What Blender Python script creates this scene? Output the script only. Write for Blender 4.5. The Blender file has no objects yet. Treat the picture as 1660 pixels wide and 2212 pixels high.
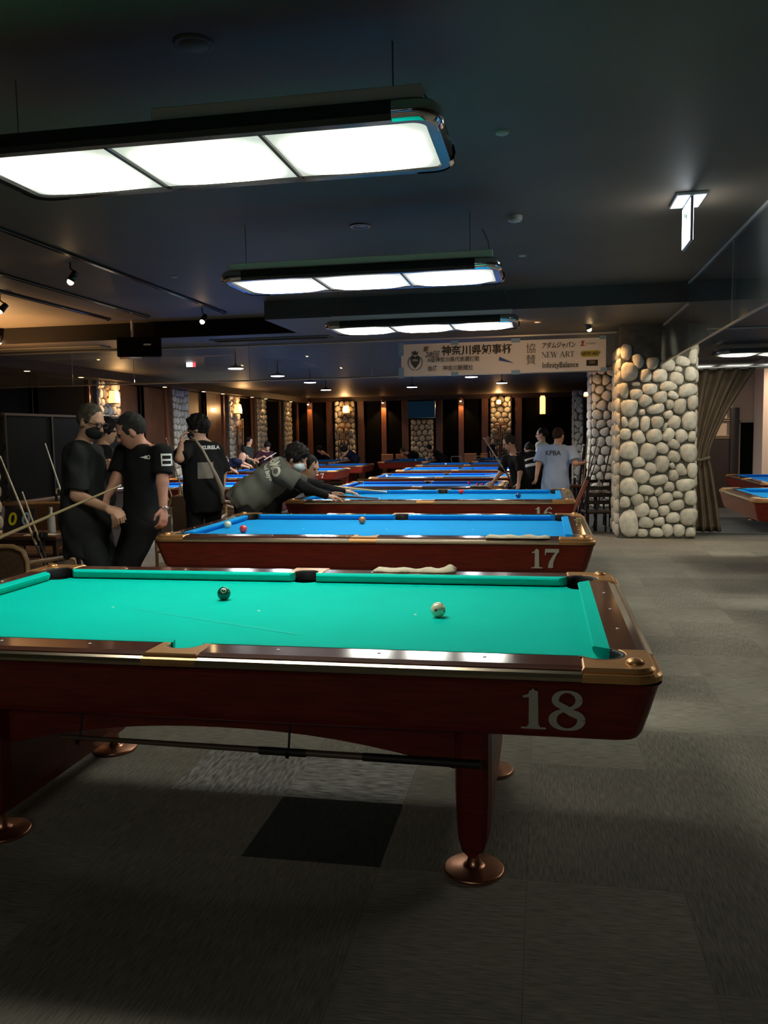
import bpy, bmesh, math, random
import numpy as np
from mathutils import Vector, Matrix
from mathutils.bvhtree import BVHTree

SC = bpy.context.scene
COL = SC.collection
PI = math.pi

# ------------------------------------------------------------------ camera
CAM = Vector((1.12104, -3.17562, 1.48493))
YAW, PITCH, ROLL, FPX = 0.18756, -0.09277, -0.01571, 1818.80
fw = Vector((-math.sin(YAW) * math.cos(PITCH), math.cos(YAW) * math.cos(PITCH), math.sin(PITCH)))
rt0 = Vector((math.cos(YAW), math.sin(YAW), 0))
up0 = rt0.cross(fw)
rt = rt0 * math.cos(ROLL) + up0 * math.sin(ROLL)
up = up0 * math.cos(ROLL) - rt0 * math.sin(ROLL)
cd = bpy.data.cameras.new('camera')
cd.sensor_fit = 'VERTICAL'
cd.sensor_height = 24.0
cd.lens = FPX / 2212 * 24.0
cd.clip_start = 0.05
cd.clip_end = 200
cam = bpy.data.objects.new('camera', cd)
COL.objects.link(cam)
M = Matrix.Identity(4)
for i in range(3):
    M[i][0], M[i][1], M[i][2], M[i][3] = rt[i], up[i], -fw[i], CAM[i]
cam.matrix_world = M
SC.camera = cam

# ------------------------------------------------------------------ world and exposure
w = bpy.data.worlds.new('dim_room_light')
SC.world = w
w.use_nodes = True
w.node_tree.nodes['Background'].inputs[0].default_value = (0.85, 0.92, 1.0, 1)
w.node_tree.nodes['Background'].inputs[1].default_value = 0.03
vs = SC.view_settings
vs.view_transform = 'Standard'
vs.look = 'None'
vs.gamma = 1.0
vs.use_curve_mapping = False
vs.exposure = 0.40
LAMP = 16.0          # radiance of the fluorescent lamps over the tables

# ------------------------------------------------------------------ materials
MATS = {}
def nd(nt, t, loc=(0, 0), **kw):
    n = nt.nodes.new(t)
    for k, v in kw.items():
        setattr(n, k, v)
    return n
def mat(name, color=(.5, .5, .5), rough=.5, metal=0., coat=0., noise=0., nscale=8., bump=0., bscale=60.,
        emit=None, estr=0., spec=None, stretch=None, color2=None, sheen=0.):
    if name in MATS:
        return MATS[name]
    m = bpy.data.materials.new(name)
    m.use_nodes = True
    nt = m.node_tree
    b = nt.nodes['Principled BSDF']
    b.inputs['Base Color'].default_value = (*color, 1)
    b.inputs['Roughness'].default_value = rough
    b.inputs['Metallic'].default_value = metal
    b.inputs['Coat Weight'].default_value = coat
    b.inputs['Coat Roughness'].default_value = .08
    b.inputs['Sheen Weight'].default_value = sheen
    if spec is not None:
        b.inputs['Specular IOR Level'].default_value = spec
    tc = None
    if noise or bump or color2:
        tc = nd(nt, 'ShaderNodeTexCoord')
        vec = tc.outputs['Object']
        if stretch:
            mp = nd(nt, 'ShaderNodeMapping')
            mp.inputs['Scale'].default_value = stretch
            nt.links.new(vec, mp.inputs[0])
            vec = mp.outputs[0]
    if noise or color2:
        nz = nd(nt, 'ShaderNodeTexNoise')
        nz.inputs['Scale'].default_value = nscale
        nz.inputs['Detail'].default_value = 5
        nt.links.new(vec, nz.inputs['Vector'])
        cr = nd(nt, 'ShaderNodeValToRGB')
        c2 = color2 if color2 else tuple(min(1, c * (1 + noise)) for c in color)
        c1 = color if color2 else tuple(c * (1 - noise) for c in color)
        cr.color_ramp.elements[0].color = (*c1, 1)
        cr.color_ramp.elements[1].color = (*c2, 1)
        cr.color_ramp.elements[0].position = .3
        cr.color_ramp.elements[1].position = .7
        nt.links.new(nz.outputs['Fac'], cr.inputs[0])
        nt.links.new(cr.outputs[0], b.inputs['Base Color'])
    if bump:
        nb = nd(nt, 'ShaderNodeTexNoise')
        nb.inputs['Scale'].default_value = bscale
        nb.inputs['Detail'].default_value = 4
        nt.links.new(vec, nb.inputs['Vector'])
        bp = nd(nt, 'ShaderNodeBump')
        bp.inputs['Strength'].default_value = bump
        bp.inputs['Distance'].default_value = .01
        nt.links.new(nb.outputs['Fac'], bp.inputs['Height'])
        nt.links.new(bp.outputs[0], b.inputs['Normal'])
    if emit:
        b.inputs['Emission Color'].default_value = (*emit, 1)
        b.inputs['Emission Strength'].default_value = estr
    MATS[name] = m
    return m

def glass_mat(name, tint, refl=1.0, rough=.0, milky=.05):
    if name in MATS:
        return MATS[name]
    m = bpy.data.materials.new(name)
    m.use_nodes = True
    nt = m.node_tree
    nt.nodes.clear()
    out = nd(nt, 'ShaderNodeOutputMaterial')
    mx = nd(nt, 'ShaderNodeMixShader')
    tr = nd(nt, 'ShaderNodeBsdfTransparent')
    tr.inputs[0].default_value = (*tint, 1)
    gl = nd(nt, 'ShaderNodeBsdfGlossy')
    gl.inputs['Roughness'].default_value = rough
    gl.inputs[0].default_value = (refl, refl, refl, 1)
    fr = nd(nt, 'ShaderNodeFresnel')
    fr.inputs[0].default_value = 1.5
    nt.links.new(fr.outputs[0], mx.inputs[0])
    nt.links.new(tr.outputs[0], mx.inputs[1])
    nt.links.new(gl.outputs[0], mx.inputs[2])
    # a little pale diffuse mixed in, so the pane looks milky
    df = nd(nt, 'ShaderNodeBsdfDiffuse')
    df.inputs[0].default_value = (.75, .76, .70, 1)
    m3 = nd(nt, 'ShaderNodeMixShader')
    m3.inputs[0].default_value = milky
    nt.links.new(mx.outputs[0], m3.inputs[1])
    nt.links.new(df.outputs[0], m3.inputs[2])
    nt.links.new(m3.outputs[0], out.inputs[0])
    MATS[name] = m
    return m

# ------------------------------------------------------------------ mesh helpers
class MB:
    def __init__(s):
        s.v, s.f, s.sm = [], [], []
    def add(s, vs, fs, smooth=False):
        o = len(s.v)
        s.v += [tuple(p) for p in vs]
        s.f += [tuple(i + o for i in f) for f in fs]
        s.sm += [smooth] * len(fs)
        return s
    def box(s, c, d, R=None, bev=0.):
        x, y, z = d[0] / 2, d[1] / 2, d[2] / 2
        if bev:
            b = min(bev, x * .9, y * .9, z * .9)
            vs, fs = [], []
            for sx in (-1, 1):
                for sy in (-1, 1):
                    for sz in (-1, 1):
                        vs += [(sx * (x - b), sy * (y - b), sz * z), (sx * (x - b), sy * y, sz * (z - b)), (sx * x, sy * (y - b), sz * (z - b))]
            def ix(sx, sy, sz, k):
                return (((sx > 0) * 2 + (sy > 0)) * 2 + (sz > 0)) * 3 + k
            Q = []
            for sz in (-1, 1):
                Q.append([ix(-1, -1, sz, 0), ix(1, -1, sz, 0), ix(1, 1, sz, 0), ix(-1, 1, sz, 0)])
            for sy in (-1, 1):
                Q.append([ix(-1, sy, -1, 1), ix(1, sy, -1, 1), ix(1, sy, 1, 1), ix(-1, sy, 1, 1)])
            for sx in (-1, 1):
                Q.append([ix(sx, -1, -1, 2), ix(sx, 1, -1, 2), ix(sx, 1, 1, 2), ix(sx, -1, 1, 2)])
            for a in (-1, 1):
                for b2 in (-1, 1):
                    Q.append([ix(-1, a, b2, 0), ix(1, a, b2, 0), ix(1, a, b2, 1), ix(-1, a, b2, 1)])
                    Q.append([ix(a, -1, b2, 0), ix(a, 1, b2, 0), ix(a, 1, b2, 2), ix(a, -1, b2, 2)])
                    Q.append([ix(a, b2, -1, 1), ix(a, b2, 1, 1), ix(a, b2, 1, 2), ix(a, b2, -1, 2)])
                    for c3 in (-1, 1):
                        Q.append([ix(a, b2, c3, 0), ix(a, b2, c3, 1), ix(a, b2, c3, 2)])
            for q in Q:
                p = [Vector(vs[i]) for i in q]
                n = (p[1] - p[0]).cross(p[2] - p[0])
                mid = sum(p, Vector()) / len(p)
                fs.append(q if n.dot(mid) > 0 else q[::-1])
        else:
            vs = [(-x, -y, -z), (x, -y, -z), (x, y, -z), (-x, y, -z), (-x, -y, z), (x, -y, z), (x, y, z), (-x, y, z)]
            fs = [(0, 3, 2, 1), (4, 5, 6, 7), (0, 1, 5, 4), (1, 2, 6, 5), (2, 3, 7, 6), (3, 0, 4, 7)]
        if R is not None:
            vs = [R @ Vector(p) for p in vs]
        return s.add([(p[0] + c[0], p[1] + c[1], p[2] + c[2]) for p in vs], fs)
    def tube(s, path, r, n=8, cap=True, smooth=True, closed=False):
        P = [Vector(p) for p in path]
        rr = r if isinstance(r, (list, tuple)) else [r] * len(P)
        N = len(P)
        ref = None
        vs, fs = [], []
        for i in range(N):
            if closed:
                t = P[(i + 1) % N] - P[i - 1]
            else:
                t = P[min(i + 1, N - 1)] - P[max(i - 1, 0)]
            t = t.normalized() if t.length > 1e-9 else Vector((0, 0, 1))
            if ref is None:
                ref = Vector((0, 0, 1)) if abs(t.z) < .9 else Vector((1, 0, 0))
            a = (ref - t * ref.dot(t)).normalized()
            ref = a
            b = t.cross(a)
            for k in range(n):
                q = 2 * PI * k / n
                vs.append(P[i] + (a * math.cos(q) + b * math.sin(q)) * rr[i])
        for i in range(N if closed else N - 1):
            j = (i + 1) % N
            for k in range(n):
                l = (k + 1) % n
                fs.append((i * n + k, i * n + l, j * n + l, j * n + k))
        s.add(vs, fs, smooth)
        if cap and not closed:
            s.add(vs[:n], [tuple(range(n))[::-1]])
            s.add(vs[-n:], [tuple(range(n))])
        return s
    def lathe(s, prof, n=24, c=(0, 0, 0), smooth=True, R=None, cap=True):
        vs, fs = [], []
        for r, z in prof:
            for k in range(n):
                q = 2 * PI * k / n
                p = Vector((r * math.cos(q), r * math.sin(q), z))
                if R is not None:
                    p = R @ p
                vs.append((p.x + c[0], p.y + c[1], p.z + c[2]))
        for i in range(len(prof) - 1):
            for k in range(n):
                l = (k + 1) % n
                fs.append((i * n + k, i * n + l, (i + 1) * n + l, (i + 1) * n + k))
        s.add(vs, fs, smooth)
        m = len(prof)
        if cap and prof[0][0] > 1e-6:
            s.add(vs[:n], [tuple(range(n))[::-1]])
        if cap and prof[-1][0] > 1e-6:
            s.add(vs[(m - 1) * n:], [tuple(range(n))])
        return s
    def prism(s, poly, z0, z1, bev=0., ax='z', off=0.):
        """2D polygon (CCW) extruded; ax names the extrusion axis"""
        n = len(poly)
        def P(p, z):
            if ax == 'z': return (p[0], p[1], z)
            if ax == 'y': return (p[0], z, p[1])
            return (z, p[0], p[1])
        A = sum(poly[i][0] * poly[(i + 1) % n][1] - poly[(i + 1) % n][0] * poly[i][1] for i in range(n))
        flip = (A < 0) != (ax == 'y')
        rings = [(poly, z0), (poly, z1)]
        if bev:
            ins = inset(poly, bev if A > 0 else -bev)
            rings = [(poly, z0), (poly, z1 - bev), (ins, z1)]
        vs = [P(p, z) for pl, z in rings for p in pl]
        fs = []
        for i in range(len(rings) - 1):
            for k in range(n):
                l = (k + 1) % n
                fs.append((i * n + k, i * n + l, (i + 1) * n + l, (i + 1) * n + k))
        fs.append(tuple(range(n))[::-1])
        fs.append(tuple(range((len(rings) - 1) * n, len(rings) * n)))
        if flip:
            fs = [f[::-1] for f in fs]
        return s.add(vs, fs)
    def sphere(s, c, r, n=16, m=10, R=None, sc=(1, 1, 1)):
        prof = [(max(1e-7, r * math.sin(PI * i / m)), -r * math.cos(PI * i / m)) for i in range(m + 1)]
        vs, fs = [], []
        for rr, z in prof:
            for k in range(n):
                q = 2 * PI * k / n
                p = Vector((rr * math.cos(q) * sc[0], rr * math.sin(q) * sc[1], z * sc[2]))
                if R is not None:
                    p = R @ p
                vs.append((p.x + c[0], p.y + c[1], p.z + c[2]))
        for i in range(m):
            for k in range(n):
                l = (k + 1) % n
                fs.append((i * n + k, i * n + l, (i + 1) * n + l, (i + 1) * n + k))
        return s.add(vs, fs, True)
    def mesh(s, name, m=None):
        me = bpy.data.meshes.new(name)
        me.from_pydata(s.v, [], s.f)
        me.polygons.foreach_set('use_smooth', s.sm)
        if m:
            me.materials.append(m)
        me.update()
        return me
    def build(s, name, m=None, parent=None, loc=(0, 0, 0), rot=(0, 0, 0)):
        return ob(name, s.mesh(name, m), parent, loc, rot)

def inset(poly, d):
    n = len(poly)
    out = []
    for i in range(n):
        a, b, c = Vector(poly[i - 1]), Vector(poly[i]), Vector(poly[(i + 1) % n])
        e1, e2 = (b - a).normalized(), (c - b).normalized()
        n1, n2 = Vector((-e1.y, e1.x)), Vector((-e2.y, e2.x))
        m = n1 + n2
        if m.length < 1e-6:
            out.append(tuple(b + n1 * d)); continue
        m.normalize()
        k = max(.35, m.dot(n1))
        out.append(tuple(b + m * (d / k)))
    return out

def ob(name, me, parent=None, loc=(0, 0, 0), rot=(0, 0, 0)):
    o = bpy.data.objects.new(name, me)
    COL.objects.link(o)
    o.location = loc
    o.rotation_euler = rot
    if parent:
        o.parent = parent
    return o
def tag(o, label=None, cat=None, group=None, kind=None):
    if label: o['label'] = label
    if cat: o['category'] = cat
    if group: o['group'] = group
    if kind: o['kind'] = kind
    return o
def thing(name, label, cat, loc=(0, 0, 0), rz=0., group=None):
    o = bpy.data.objects.new(name, None)
    o.empty_display_size = .1
    COL.objects.link(o)
    o.location = loc
    o.rotation_euler = (0, 0, rz)
    return tag(o, label, cat, group)
KIDS = {}
def copy_tree(o, parent=None):
    c = o.copy()
    COL.objects.link(c)
    c.parent = parent
    for ch in list(o.children):
        copy_tree(ch, c)
    return c
def rrect(hx, hy, r, n=6, cx=0, cy=0):
    pts = []
    for (sx, sy, a0) in ((1, 1, 0), (-1, 1, 90), (-1, -1, 180), (1, -1, 270)):
        for k in range(n + 1):
            q = math.radians(a0 + 90 * k / n)
            pts.append((cx + sx * (hx - r) + r * math.cos(q), cy + sy * (hy - r) + r * math.sin(q)))
    return pts
def struct(o):
    o['kind'] = 'structure'
    return o
def text_mesh(body, size, m, name='lettering', extrude=.0005, align='CENTER', shear=0., bold=0., sx=1.):
    cu = bpy.data.curves.new(name, 'FONT')
    cu.body = body
    cu.size = size
    cu.align_x = align
    cu.align_y = 'CENTER'
    cu.extrude = extrude
    cu.shear = shear
    cu.offset = bold
    cu.resolution_u = 3
    o = bpy.data.objects.new(name, cu)
    COL.objects.link(o)
    dg = bpy.context.evaluated_depsgraph_get()
    me = bpy.data.meshes.new_from_object(o.evaluated_get(dg))
    bpy.data.objects.remove(o)
    bpy.data.curves.remove(cu)
    if sx != 1.:
        for v in me.vertices:
            v.co.x *= sx
    me.name = name
    me.materials.clear()
    me.materials.append(m)
    return me
def light(name, typ, loc, energy, color, size=.05, rot=None, spot=None, parent=None, blend=.5):
    l = bpy.data.lights.new(name, typ)
    l.energy = energy
    l.color = color
    if typ in ('POINT', 'SPOT'):
        l.shadow_soft_size = size
    if typ == 'SPOT':
        l.spot_size = spot or 1.
        l.spot_blend = blend
    if typ == 'AREA':
        l.size = size
    o = bpy.data.objects.new(name, l)
    COL.objects.link(o)
    o.location = loc
    if rot is not None:
        o.rotation_euler = rot
    if parent:
        o.parent = parent
    return o
def aim(frm, to):
    return (Vector(to) - Vector(frm)).to_track_quat('-Z', 'Y').to_euler()

# ------------------------------------------------------------------ the room
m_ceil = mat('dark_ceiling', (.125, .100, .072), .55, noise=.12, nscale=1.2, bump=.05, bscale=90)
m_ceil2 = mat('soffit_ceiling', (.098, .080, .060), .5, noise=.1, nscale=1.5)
m_conc = mat('pillar_mortar', (.10, .095, .075), .9, noise=.3, nscale=9, bump=.4, bscale=40)
m_dwood = mat('dark_wood_panel', (.026, .012, .007), .5, noise=.35, nscale=6, stretch=(6, 6, .5), coat=.2)
m_batten = mat('red_brown_batten', (.16, .055, .022), .45, noise=.3, nscale=7, stretch=(5, 5, .6))
m_black = mat('black_panel', (.0045, .0045, .004), .9, spec=.02)
m_steel = mat('brushed_steel', (.55, .54, .52), .3, 1.)
m_glassb = glass_mat('smoke_glass', (.80, .82, .80), 1.)
m_stone = None

def stone_material(name, c1, c2):
    m = bpy.data.materials.new(name)
    m.use_nodes = True
    nt = m.node_tree
    b = nt.nodes['Principled BSDF']
    b.inputs['Roughness'].default_value = .85
    oi = nd(nt, 'ShaderNodeObjectInfo')
    cr = nd(nt, 'ShaderNodeValToRGB')
    cr.color_ramp.elements[0].color = (*c1, 1)
    cr.color_ramp.elements[1].color = (*c2, 1)
    nt.links.new(oi.outputs['Random'], cr.inputs[0])
    tc = nd(nt, 'ShaderNodeTexCoord')
    nz = nd(nt, 'ShaderNodeTexNoise')
    nz.inputs['Scale'].default_value = 14
    nz.inputs['Detail'].default_value = 6
    nt.links.new(tc.outputs['Object'], nz.inputs['Vector'])
    mx = nd(nt, 'ShaderNodeMix', data_type='RGBA', blend_type='MULTIPLY')
    mr = nd(nt, 'ShaderNodeMapRange')
    mr.inputs[1].default_value, mr.inputs[2].default_value = .3, .7
    mr.inputs[3].default_value, mr.inputs[4].default_value = .72, 1.1
    nt.links.new(nz.outputs['Fac'], mr.inputs[0])
    mx.inputs[0].default_value = 1.
    nt.links.new(cr.outputs[0], mx.inputs[6])
    nt.links.new(mr.outputs[0], mx.inputs[7])
    nt.links.new(mx.outputs[2], b.inputs['Base Color'])
    bp = nd(nt, 'ShaderNodeBump')
    bp.inputs['Strength'].default_value = .35
    bp.inputs['Distance'].default_value = .012
    nt.links.new(nz.outputs['Fac'], bp.inputs['Height'])
    nt.links.new(bp.outputs[0], b.inputs['Normal'])
    return m
m_stone = stone_material('river_stone', (.52, .48, .385), (.76, .715, .585))

# ceiling: the higher ceiling over the near tables, the soffit and the lower ceiling beyond
def boxo(name, a, b, m, parent=None, bev=0.):
    c = [(a[i] + b[i]) / 2 for i in range(3)]
    d = [abs(b[i] - a[i]) for i in range(3)]
    mb = MB()
    mb.box((0, 0, 0), d, bev=bev)
    return mb.build(name, m, parent, c)
struct(boxo('ceiling', (-8.6, -9, 3.1), (8, 8.1, 3.25), m_ceil))
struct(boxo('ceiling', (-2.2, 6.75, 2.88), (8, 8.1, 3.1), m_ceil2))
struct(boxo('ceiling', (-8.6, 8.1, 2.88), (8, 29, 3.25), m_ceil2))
struct(boxo('trim_10', (-8.3, 8.06, 2.875), (-2.2, 8.10, 3.1), mat('painted_step_shade', (.012, .010, .009), .7, spec=.1)))  # near-black sheet over the ceiling step: its shade painted as colour
struct(boxo('wall_left', (-8.6, -9, -.3), (-8.3, 29, 3.1), m_dwood))
struct(boxo('wall_far', (-8.6, 28.5, -.3), (3.2, 28.8, 2.88), m_black))
struct(boxo('wall_behind', (-8.6, -9.2, -.3), (8, -9, 3.1), m_dwood))
struct(boxo('wall_right', (8, -9, -.3), (8.2, 16.2, 3.1), m_dwood))
struct(boxo('wall_side', (2.3, 16.7, -.3), (2.5, 28.5, 2.88), m_black))

# carpet tiles ------------------------------------------------------
def carpet_mat(name, base, var, stripe=0., scale=1.):
    m = bpy.data.materials.new(name)
    m.use_nodes = True
    nt = m.node_tree
    b = nt.nodes['Principled BSDF']
    b.inputs['Roughness'].default_value = .95
    b.inputs['Specular IOR Level'].default_value = .15
    geo = nd(nt, 'ShaderNodeNewGeometry')
    mp = nd(nt, 'ShaderNodeMapping')
    mp.inputs['Location'].default_value = (-.14, -.08, 0)
    mp.inputs['Scale'].default_value = (2, 2, 0)
    nt.links.new(geo.outputs['Position'], mp.inputs[0])
    fl = nd(nt, 'ShaderNodeVectorMath', operation='FLOOR')
    nt.links.new(mp.outputs[0], fl.inputs[0])
    wn = nd(nt, 'ShaderNodeTexWhiteNoise', noise_dimensions='3D')
    nt.links.new(fl.outputs[0], wn.inputs['Vector'])
    # pile direction turns with the tile: pick x or y lines
    sp = nd(nt, 'ShaderNodeSeparateXYZ')
    nt.links.new(geo.outputs['Position'], sp.inputs[0])
    gt = nd(nt, 'ShaderNodeMath', operation='GREATER_THAN')
    gt.inputs[1].default_value = .5
    nt.links.new(wn.outputs['Value'], gt.inputs[0])
    mxv = nd(nt, 'ShaderNodeMix', data_type='FLOAT')
    nt.links.new(gt.outputs[0], mxv.inputs[0])
    nt.links.new(sp.outputs[0], mxv.inputs[2])
    nt.links.new(sp.outputs[1], mxv.inputs[3])
    mxw = nd(nt, 'ShaderNodeMix', data_type='FLOAT')
    nt.links.new(gt.outputs[0], mxw.inputs[0])
    nt.links.new(sp.outputs[1], mxw.inputs[2])
    nt.links.new(sp.outputs[0], mxw.inputs[3])
    cb = nd(nt, 'ShaderNodeCombineXYZ')
    s1 = nd(nt, 'ShaderNodeMath', operation='MULTIPLY')
    s1.inputs[1].default_value = 160 * scale
    nt.links.new(mxv.outputs[0], s1.inputs[0])
    s2 = nd(nt, 'ShaderNodeMath', operation='MULTIPLY')
    s2.inputs[1].default_value = 14
    nt.links.new(mxw.outputs[0], s2.inputs[0])
    nt.links.new(s1.outputs[0], cb.inputs[0])
    nt.links.new(s2.outputs[0], cb.inputs[1])
    nz = nd(nt, 'ShaderNodeTexNoise')
    nz.inputs['Scale'].default_value = 1.
    nz.inputs['Detail'].default_value = 3
    nt.links.new(cb.outputs[0], nz.inputs['Vector'])
    lo = nd(nt, 'ShaderNodeTexNoise')
    lo.inputs['Scale'].default_value = 1.3
    lo.inputs['Detail'].default_value = 3
    nt.links.new(geo.outputs['Position'], lo.inputs['Vector'])
    mr = nd(nt, 'ShaderNodeMapRange')
    mr.inputs[1].default_value, mr.inputs[2].default_value = .25, .75
    mr.inputs[3].default_value, mr.inputs[4].default_value = (.62 - stripe * .5), (1.4 + stripe)
    nt.links.new(nz.outputs['Fac'], mr.inputs[0])
    mr2 = nd(nt, 'ShaderNodeMapRange')
    mr2.inputs[3].default_value, mr2.inputs[4].default_value = 1 - var, 1 + var
    nt.links.new(wn.outputs['Value'], mr2.inputs[0])
    mr3 = nd(nt, 'ShaderNodeMapRange')
    mr3.inputs[1].default_value, mr3.inputs[2].default_value = .3, .7
    mr3.inputs[3].default_value, mr3.inputs[4].default_value = .85, 1.15
    nt.links.new(lo.outputs['Fac'], mr3.inputs[0])
    k1 = nd(nt, 'ShaderNodeMath', operation='MULTIPLY')
    nt.links.new(mr.outputs[0], k1.inputs[0]); nt.links.new(mr2.outputs[0], k1.inputs[1])
    k2 = nd(nt, 'ShaderNodeMath', operation='MULTIPLY')
    nt.links.new(k1.outputs[0], k2.inputs[0]); nt.links.new(mr3.outputs[0], k2.inputs[1])
    vm = nd(nt, 'ShaderNodeVectorMath', operation='SCALE')
    vm.inputs[0].default_value = base
    nt.links.new(k2.outputs[0], vm.inputs['Scale'])
    nt.links.new(vm.outputs[0], b.inputs['Base Color'])
    bp = nd(nt, 'ShaderNodeBump')
    bp.inputs['Strength'].default_value = .5
    bp.inputs['Distance'].default_value = .004
    nt.links.new(nz.outputs['Fac'], bp.inputs['Height'])
    nt.links.new(bp.outputs[0], b.inputs['Normal'])
    return m
FLOORC = (.235, .217, .175)
m_carpet = carpet_mat('grey_carpet_tile', FLOORC, .13)
m_carpet_s = carpet_mat('striped_carpet_tile', (.25, .245, .22), .05, .55, .45)
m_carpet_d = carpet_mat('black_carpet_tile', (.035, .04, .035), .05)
m_low = carpet_mat('dark_lower_carpet', (.085, .085, .08), .1)
m_under = mat('floor_slab', (.10, .095, .08), .9)
floor = struct(boxo('floor', (-8.3, -9, -.3), (8, 9.4, -.012), m_under))
lowfloor = struct(boxo('floor', (-8.6, 9.4, -.4), (8, 29, -.22), m_low))
tile_mb = MB(); tile_mb.box((0, 0, -.006), (.4992, .4992, .012))
tile_me = tile_mb.mesh('carpet_tile', m_carpet)
tile_ms = tile_mb.mesh('carpet_tile', m_carpet_s)
tile_md = tile_mb.mesh('carpet_tile', m_carpet_d)
tl = []
for i in range(-17, 16):
    for j in range(-18, 19):
        x, y = .07 + .5 * i + .25, .04 + .5 * j + .25
        if x < -8.05 or x > 7.75 or y < -8.7 or y > 9.2:
            continue
        d = Vector((x, y, 0)) - CAM
        dep = d.dot(fw)
        vis = 0
        if dep > .3:
            u, v = 830 + FPX * d.dot(rt) / dep, 1106 - FPX * d.dot(up) / dep
            if -150 < u < 1810 and v < 2450:
                vis = 1
        tl.append((0 if vis else 1, d.length, x, y))
tl.sort()
fl_loc = Vector(floor.location)
rest = MB()
for k, (hid, dl, x, y) in enumerate(tl):
    if k < 300 and not hid:
        me = tile_me
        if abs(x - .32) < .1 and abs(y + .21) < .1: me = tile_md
        if (abs(x - .32) < .1 or abs(x + .18) < .1) and abs(y - .29) < .1: me = tile_ms
        ob('carpet_tile', me, floor, Vector((x, y, 0)) - fl_loc)
    else:
        rest.box((x - fl_loc.x, y - fl_loc.y, -.006 - fl_loc.z), (.4992, .4992, .012))
rs = rest.build('carpet_tiles', m_carpet, floor)
rs['kind'] = 'stuff'
step = struct(boxo('trim_1', (-8.3, 9.37, -.215), (8, 9.43, .004), mat('step_nosing', (.05, .045, .04), .6)))

# ------------------------------------------------------------------ stone pillars
STONES = [(2.221,2.531,0.073,0.116,-5.0),(2.375,2.408,0.072,0.101,25.0),(2.562,2.372,0.083,0.086,-0.0),(2.756,2.344,0.1,0.089,-20.0),(2.947,2.383,0.102,0.068,-15.0),(3.08,2.444,0.064,0.106,-5.0),(3.085,2.583,0.059,0.059,40.0),(2.261,2.263,0.116,0.128,-0.0),(2.475,2.208,0.079,0.094,-0.0),(2.658,2.2,0.1,0.093,-0.0),(2.873,2.16,0.1,0.083,-20.0),(2.892,2.279,0.057,0.04,-10.0),(3.053,2.211,0.085,0.099,-0.0),(2.349,2.1,0.058,0.032,-0.0),(2.198,2.018,0.061,0.109,5.0),(2.531,2.029,0.108,0.072,-0.0),(2.767,2.059,0.112,0.069,-0.0),(3.017,1.998,0.131,0.088,10.0),(2.351,1.962,0.087,0.073,10.0),(2.468,1.873,0.087,0.087,45.0),(2.669,1.915,0.103,0.079,10.0),(2.833,1.939,0.079,0.05,-25.0),(3.084,1.834,0.071,0.106,-0.0),(2.266,1.785,0.119,0.114,-0.0),(2.614,1.758,0.115,0.072,10.0),(2.792,1.815,0.06,0.066,20.0),(2.921,1.789,0.081,0.114,-10.0),(2.434,1.718,0.046,0.041,-0.0),(2.773,1.68,0.065,0.055,30.0),(2.21,1.591,0.044,0.073,15.0),(2.326,1.576,0.073,0.084,-0.0),(2.476,1.566,0.065,0.109,-5.0),(2.635,1.58,0.084,0.089,-0.0),(2.853,1.576,0.089,0.089,-20.0),(3.05,1.59,0.107,0.128,-0.0),(2.737,1.514,0.029,0.06,-20.0),(2.221,1.428,0.076,0.08,-0.0),(2.394,1.384,0.084,0.095,20.0),(2.597,1.399,0.113,0.094,15.0),(2.781,1.409,0.075,0.098,-30.0),(2.945,1.391,0.083,0.093,20.0),(3.085,1.382,0.054,0.078,-10.0),(2.272,1.205,0.12,0.135,-0.0),(2.52,1.187,0.113,0.119,-10.0),(2.7,1.23,0.094,0.072,-25.0),(2.851,1.283,0.083,0.065,-30.0),(3.046,1.166,0.117,0.128,-0.0),(2.853,1.115,0.089,0.079,-20.0),(2.398,1.044,0.088,0.073,10.0),(2.703,1.019,0.098,0.118,-5.0),(2.231,0.955,0.085,0.1,-0.0),(2.559,0.96,0.087,0.076,-25.0),(2.834,0.995,0.04,0.046,30.0),(2.949,0.934,0.072,0.089,20.0),(3.096,0.93,0.071,0.107,-5.0),(2.433,0.855,0.114,0.099,-20.0),(2.663,0.8,0.128,0.072,15.0),(2.857,0.863,0.069,0.081,-0.0),(2.278,0.711,0.125,0.125,-0.0),(3.01,0.734,0.132,0.086,10.0),(2.505,0.664,0.105,0.07,-10.0),(2.802,0.709,0.072,0.066,-10.0),(2.665,0.641,0.065,0.051,40.0),(2.912,0.6,0.072,0.048,-5.0),(3.082,0.557,0.082,0.107,-0.0),(2.225,0.497,0.074,0.081,-0.0),(2.39,0.528,0.085,0.088,30.0),(2.504,0.547,0.026,0.041,-0.0),(2.602,0.497,0.061,0.08,15.0),(2.757,0.55,0.098,0.08,15.0),(2.907,0.459,0.098,0.075,20.0),(2.45,0.39,0.103,0.1,20.0),(2.739,0.387,0.075,0.073,20.0),(2.6,0.341,0.066,0.061,-0.0),(3.061,0.303,0.115,0.126,-0.0),(2.856,0.287,0.095,0.075,-0.0),(2.503,0.219,0.1,0.081,-10.0),(2.678,0.235,0.073,0.065,10.0),(2.283,0.206,0.133,0.184,10.0),(2.789,0.116,0.073,0.094,15.0),(2.461,0.076,0.076,0.059,-0.0),(2.644,0.082,0.095,0.066,-0.0),(2.937,0.114,0.079,0.09,-0.0),(3.086,0.088,0.068,0.069,-0.0)]

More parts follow.
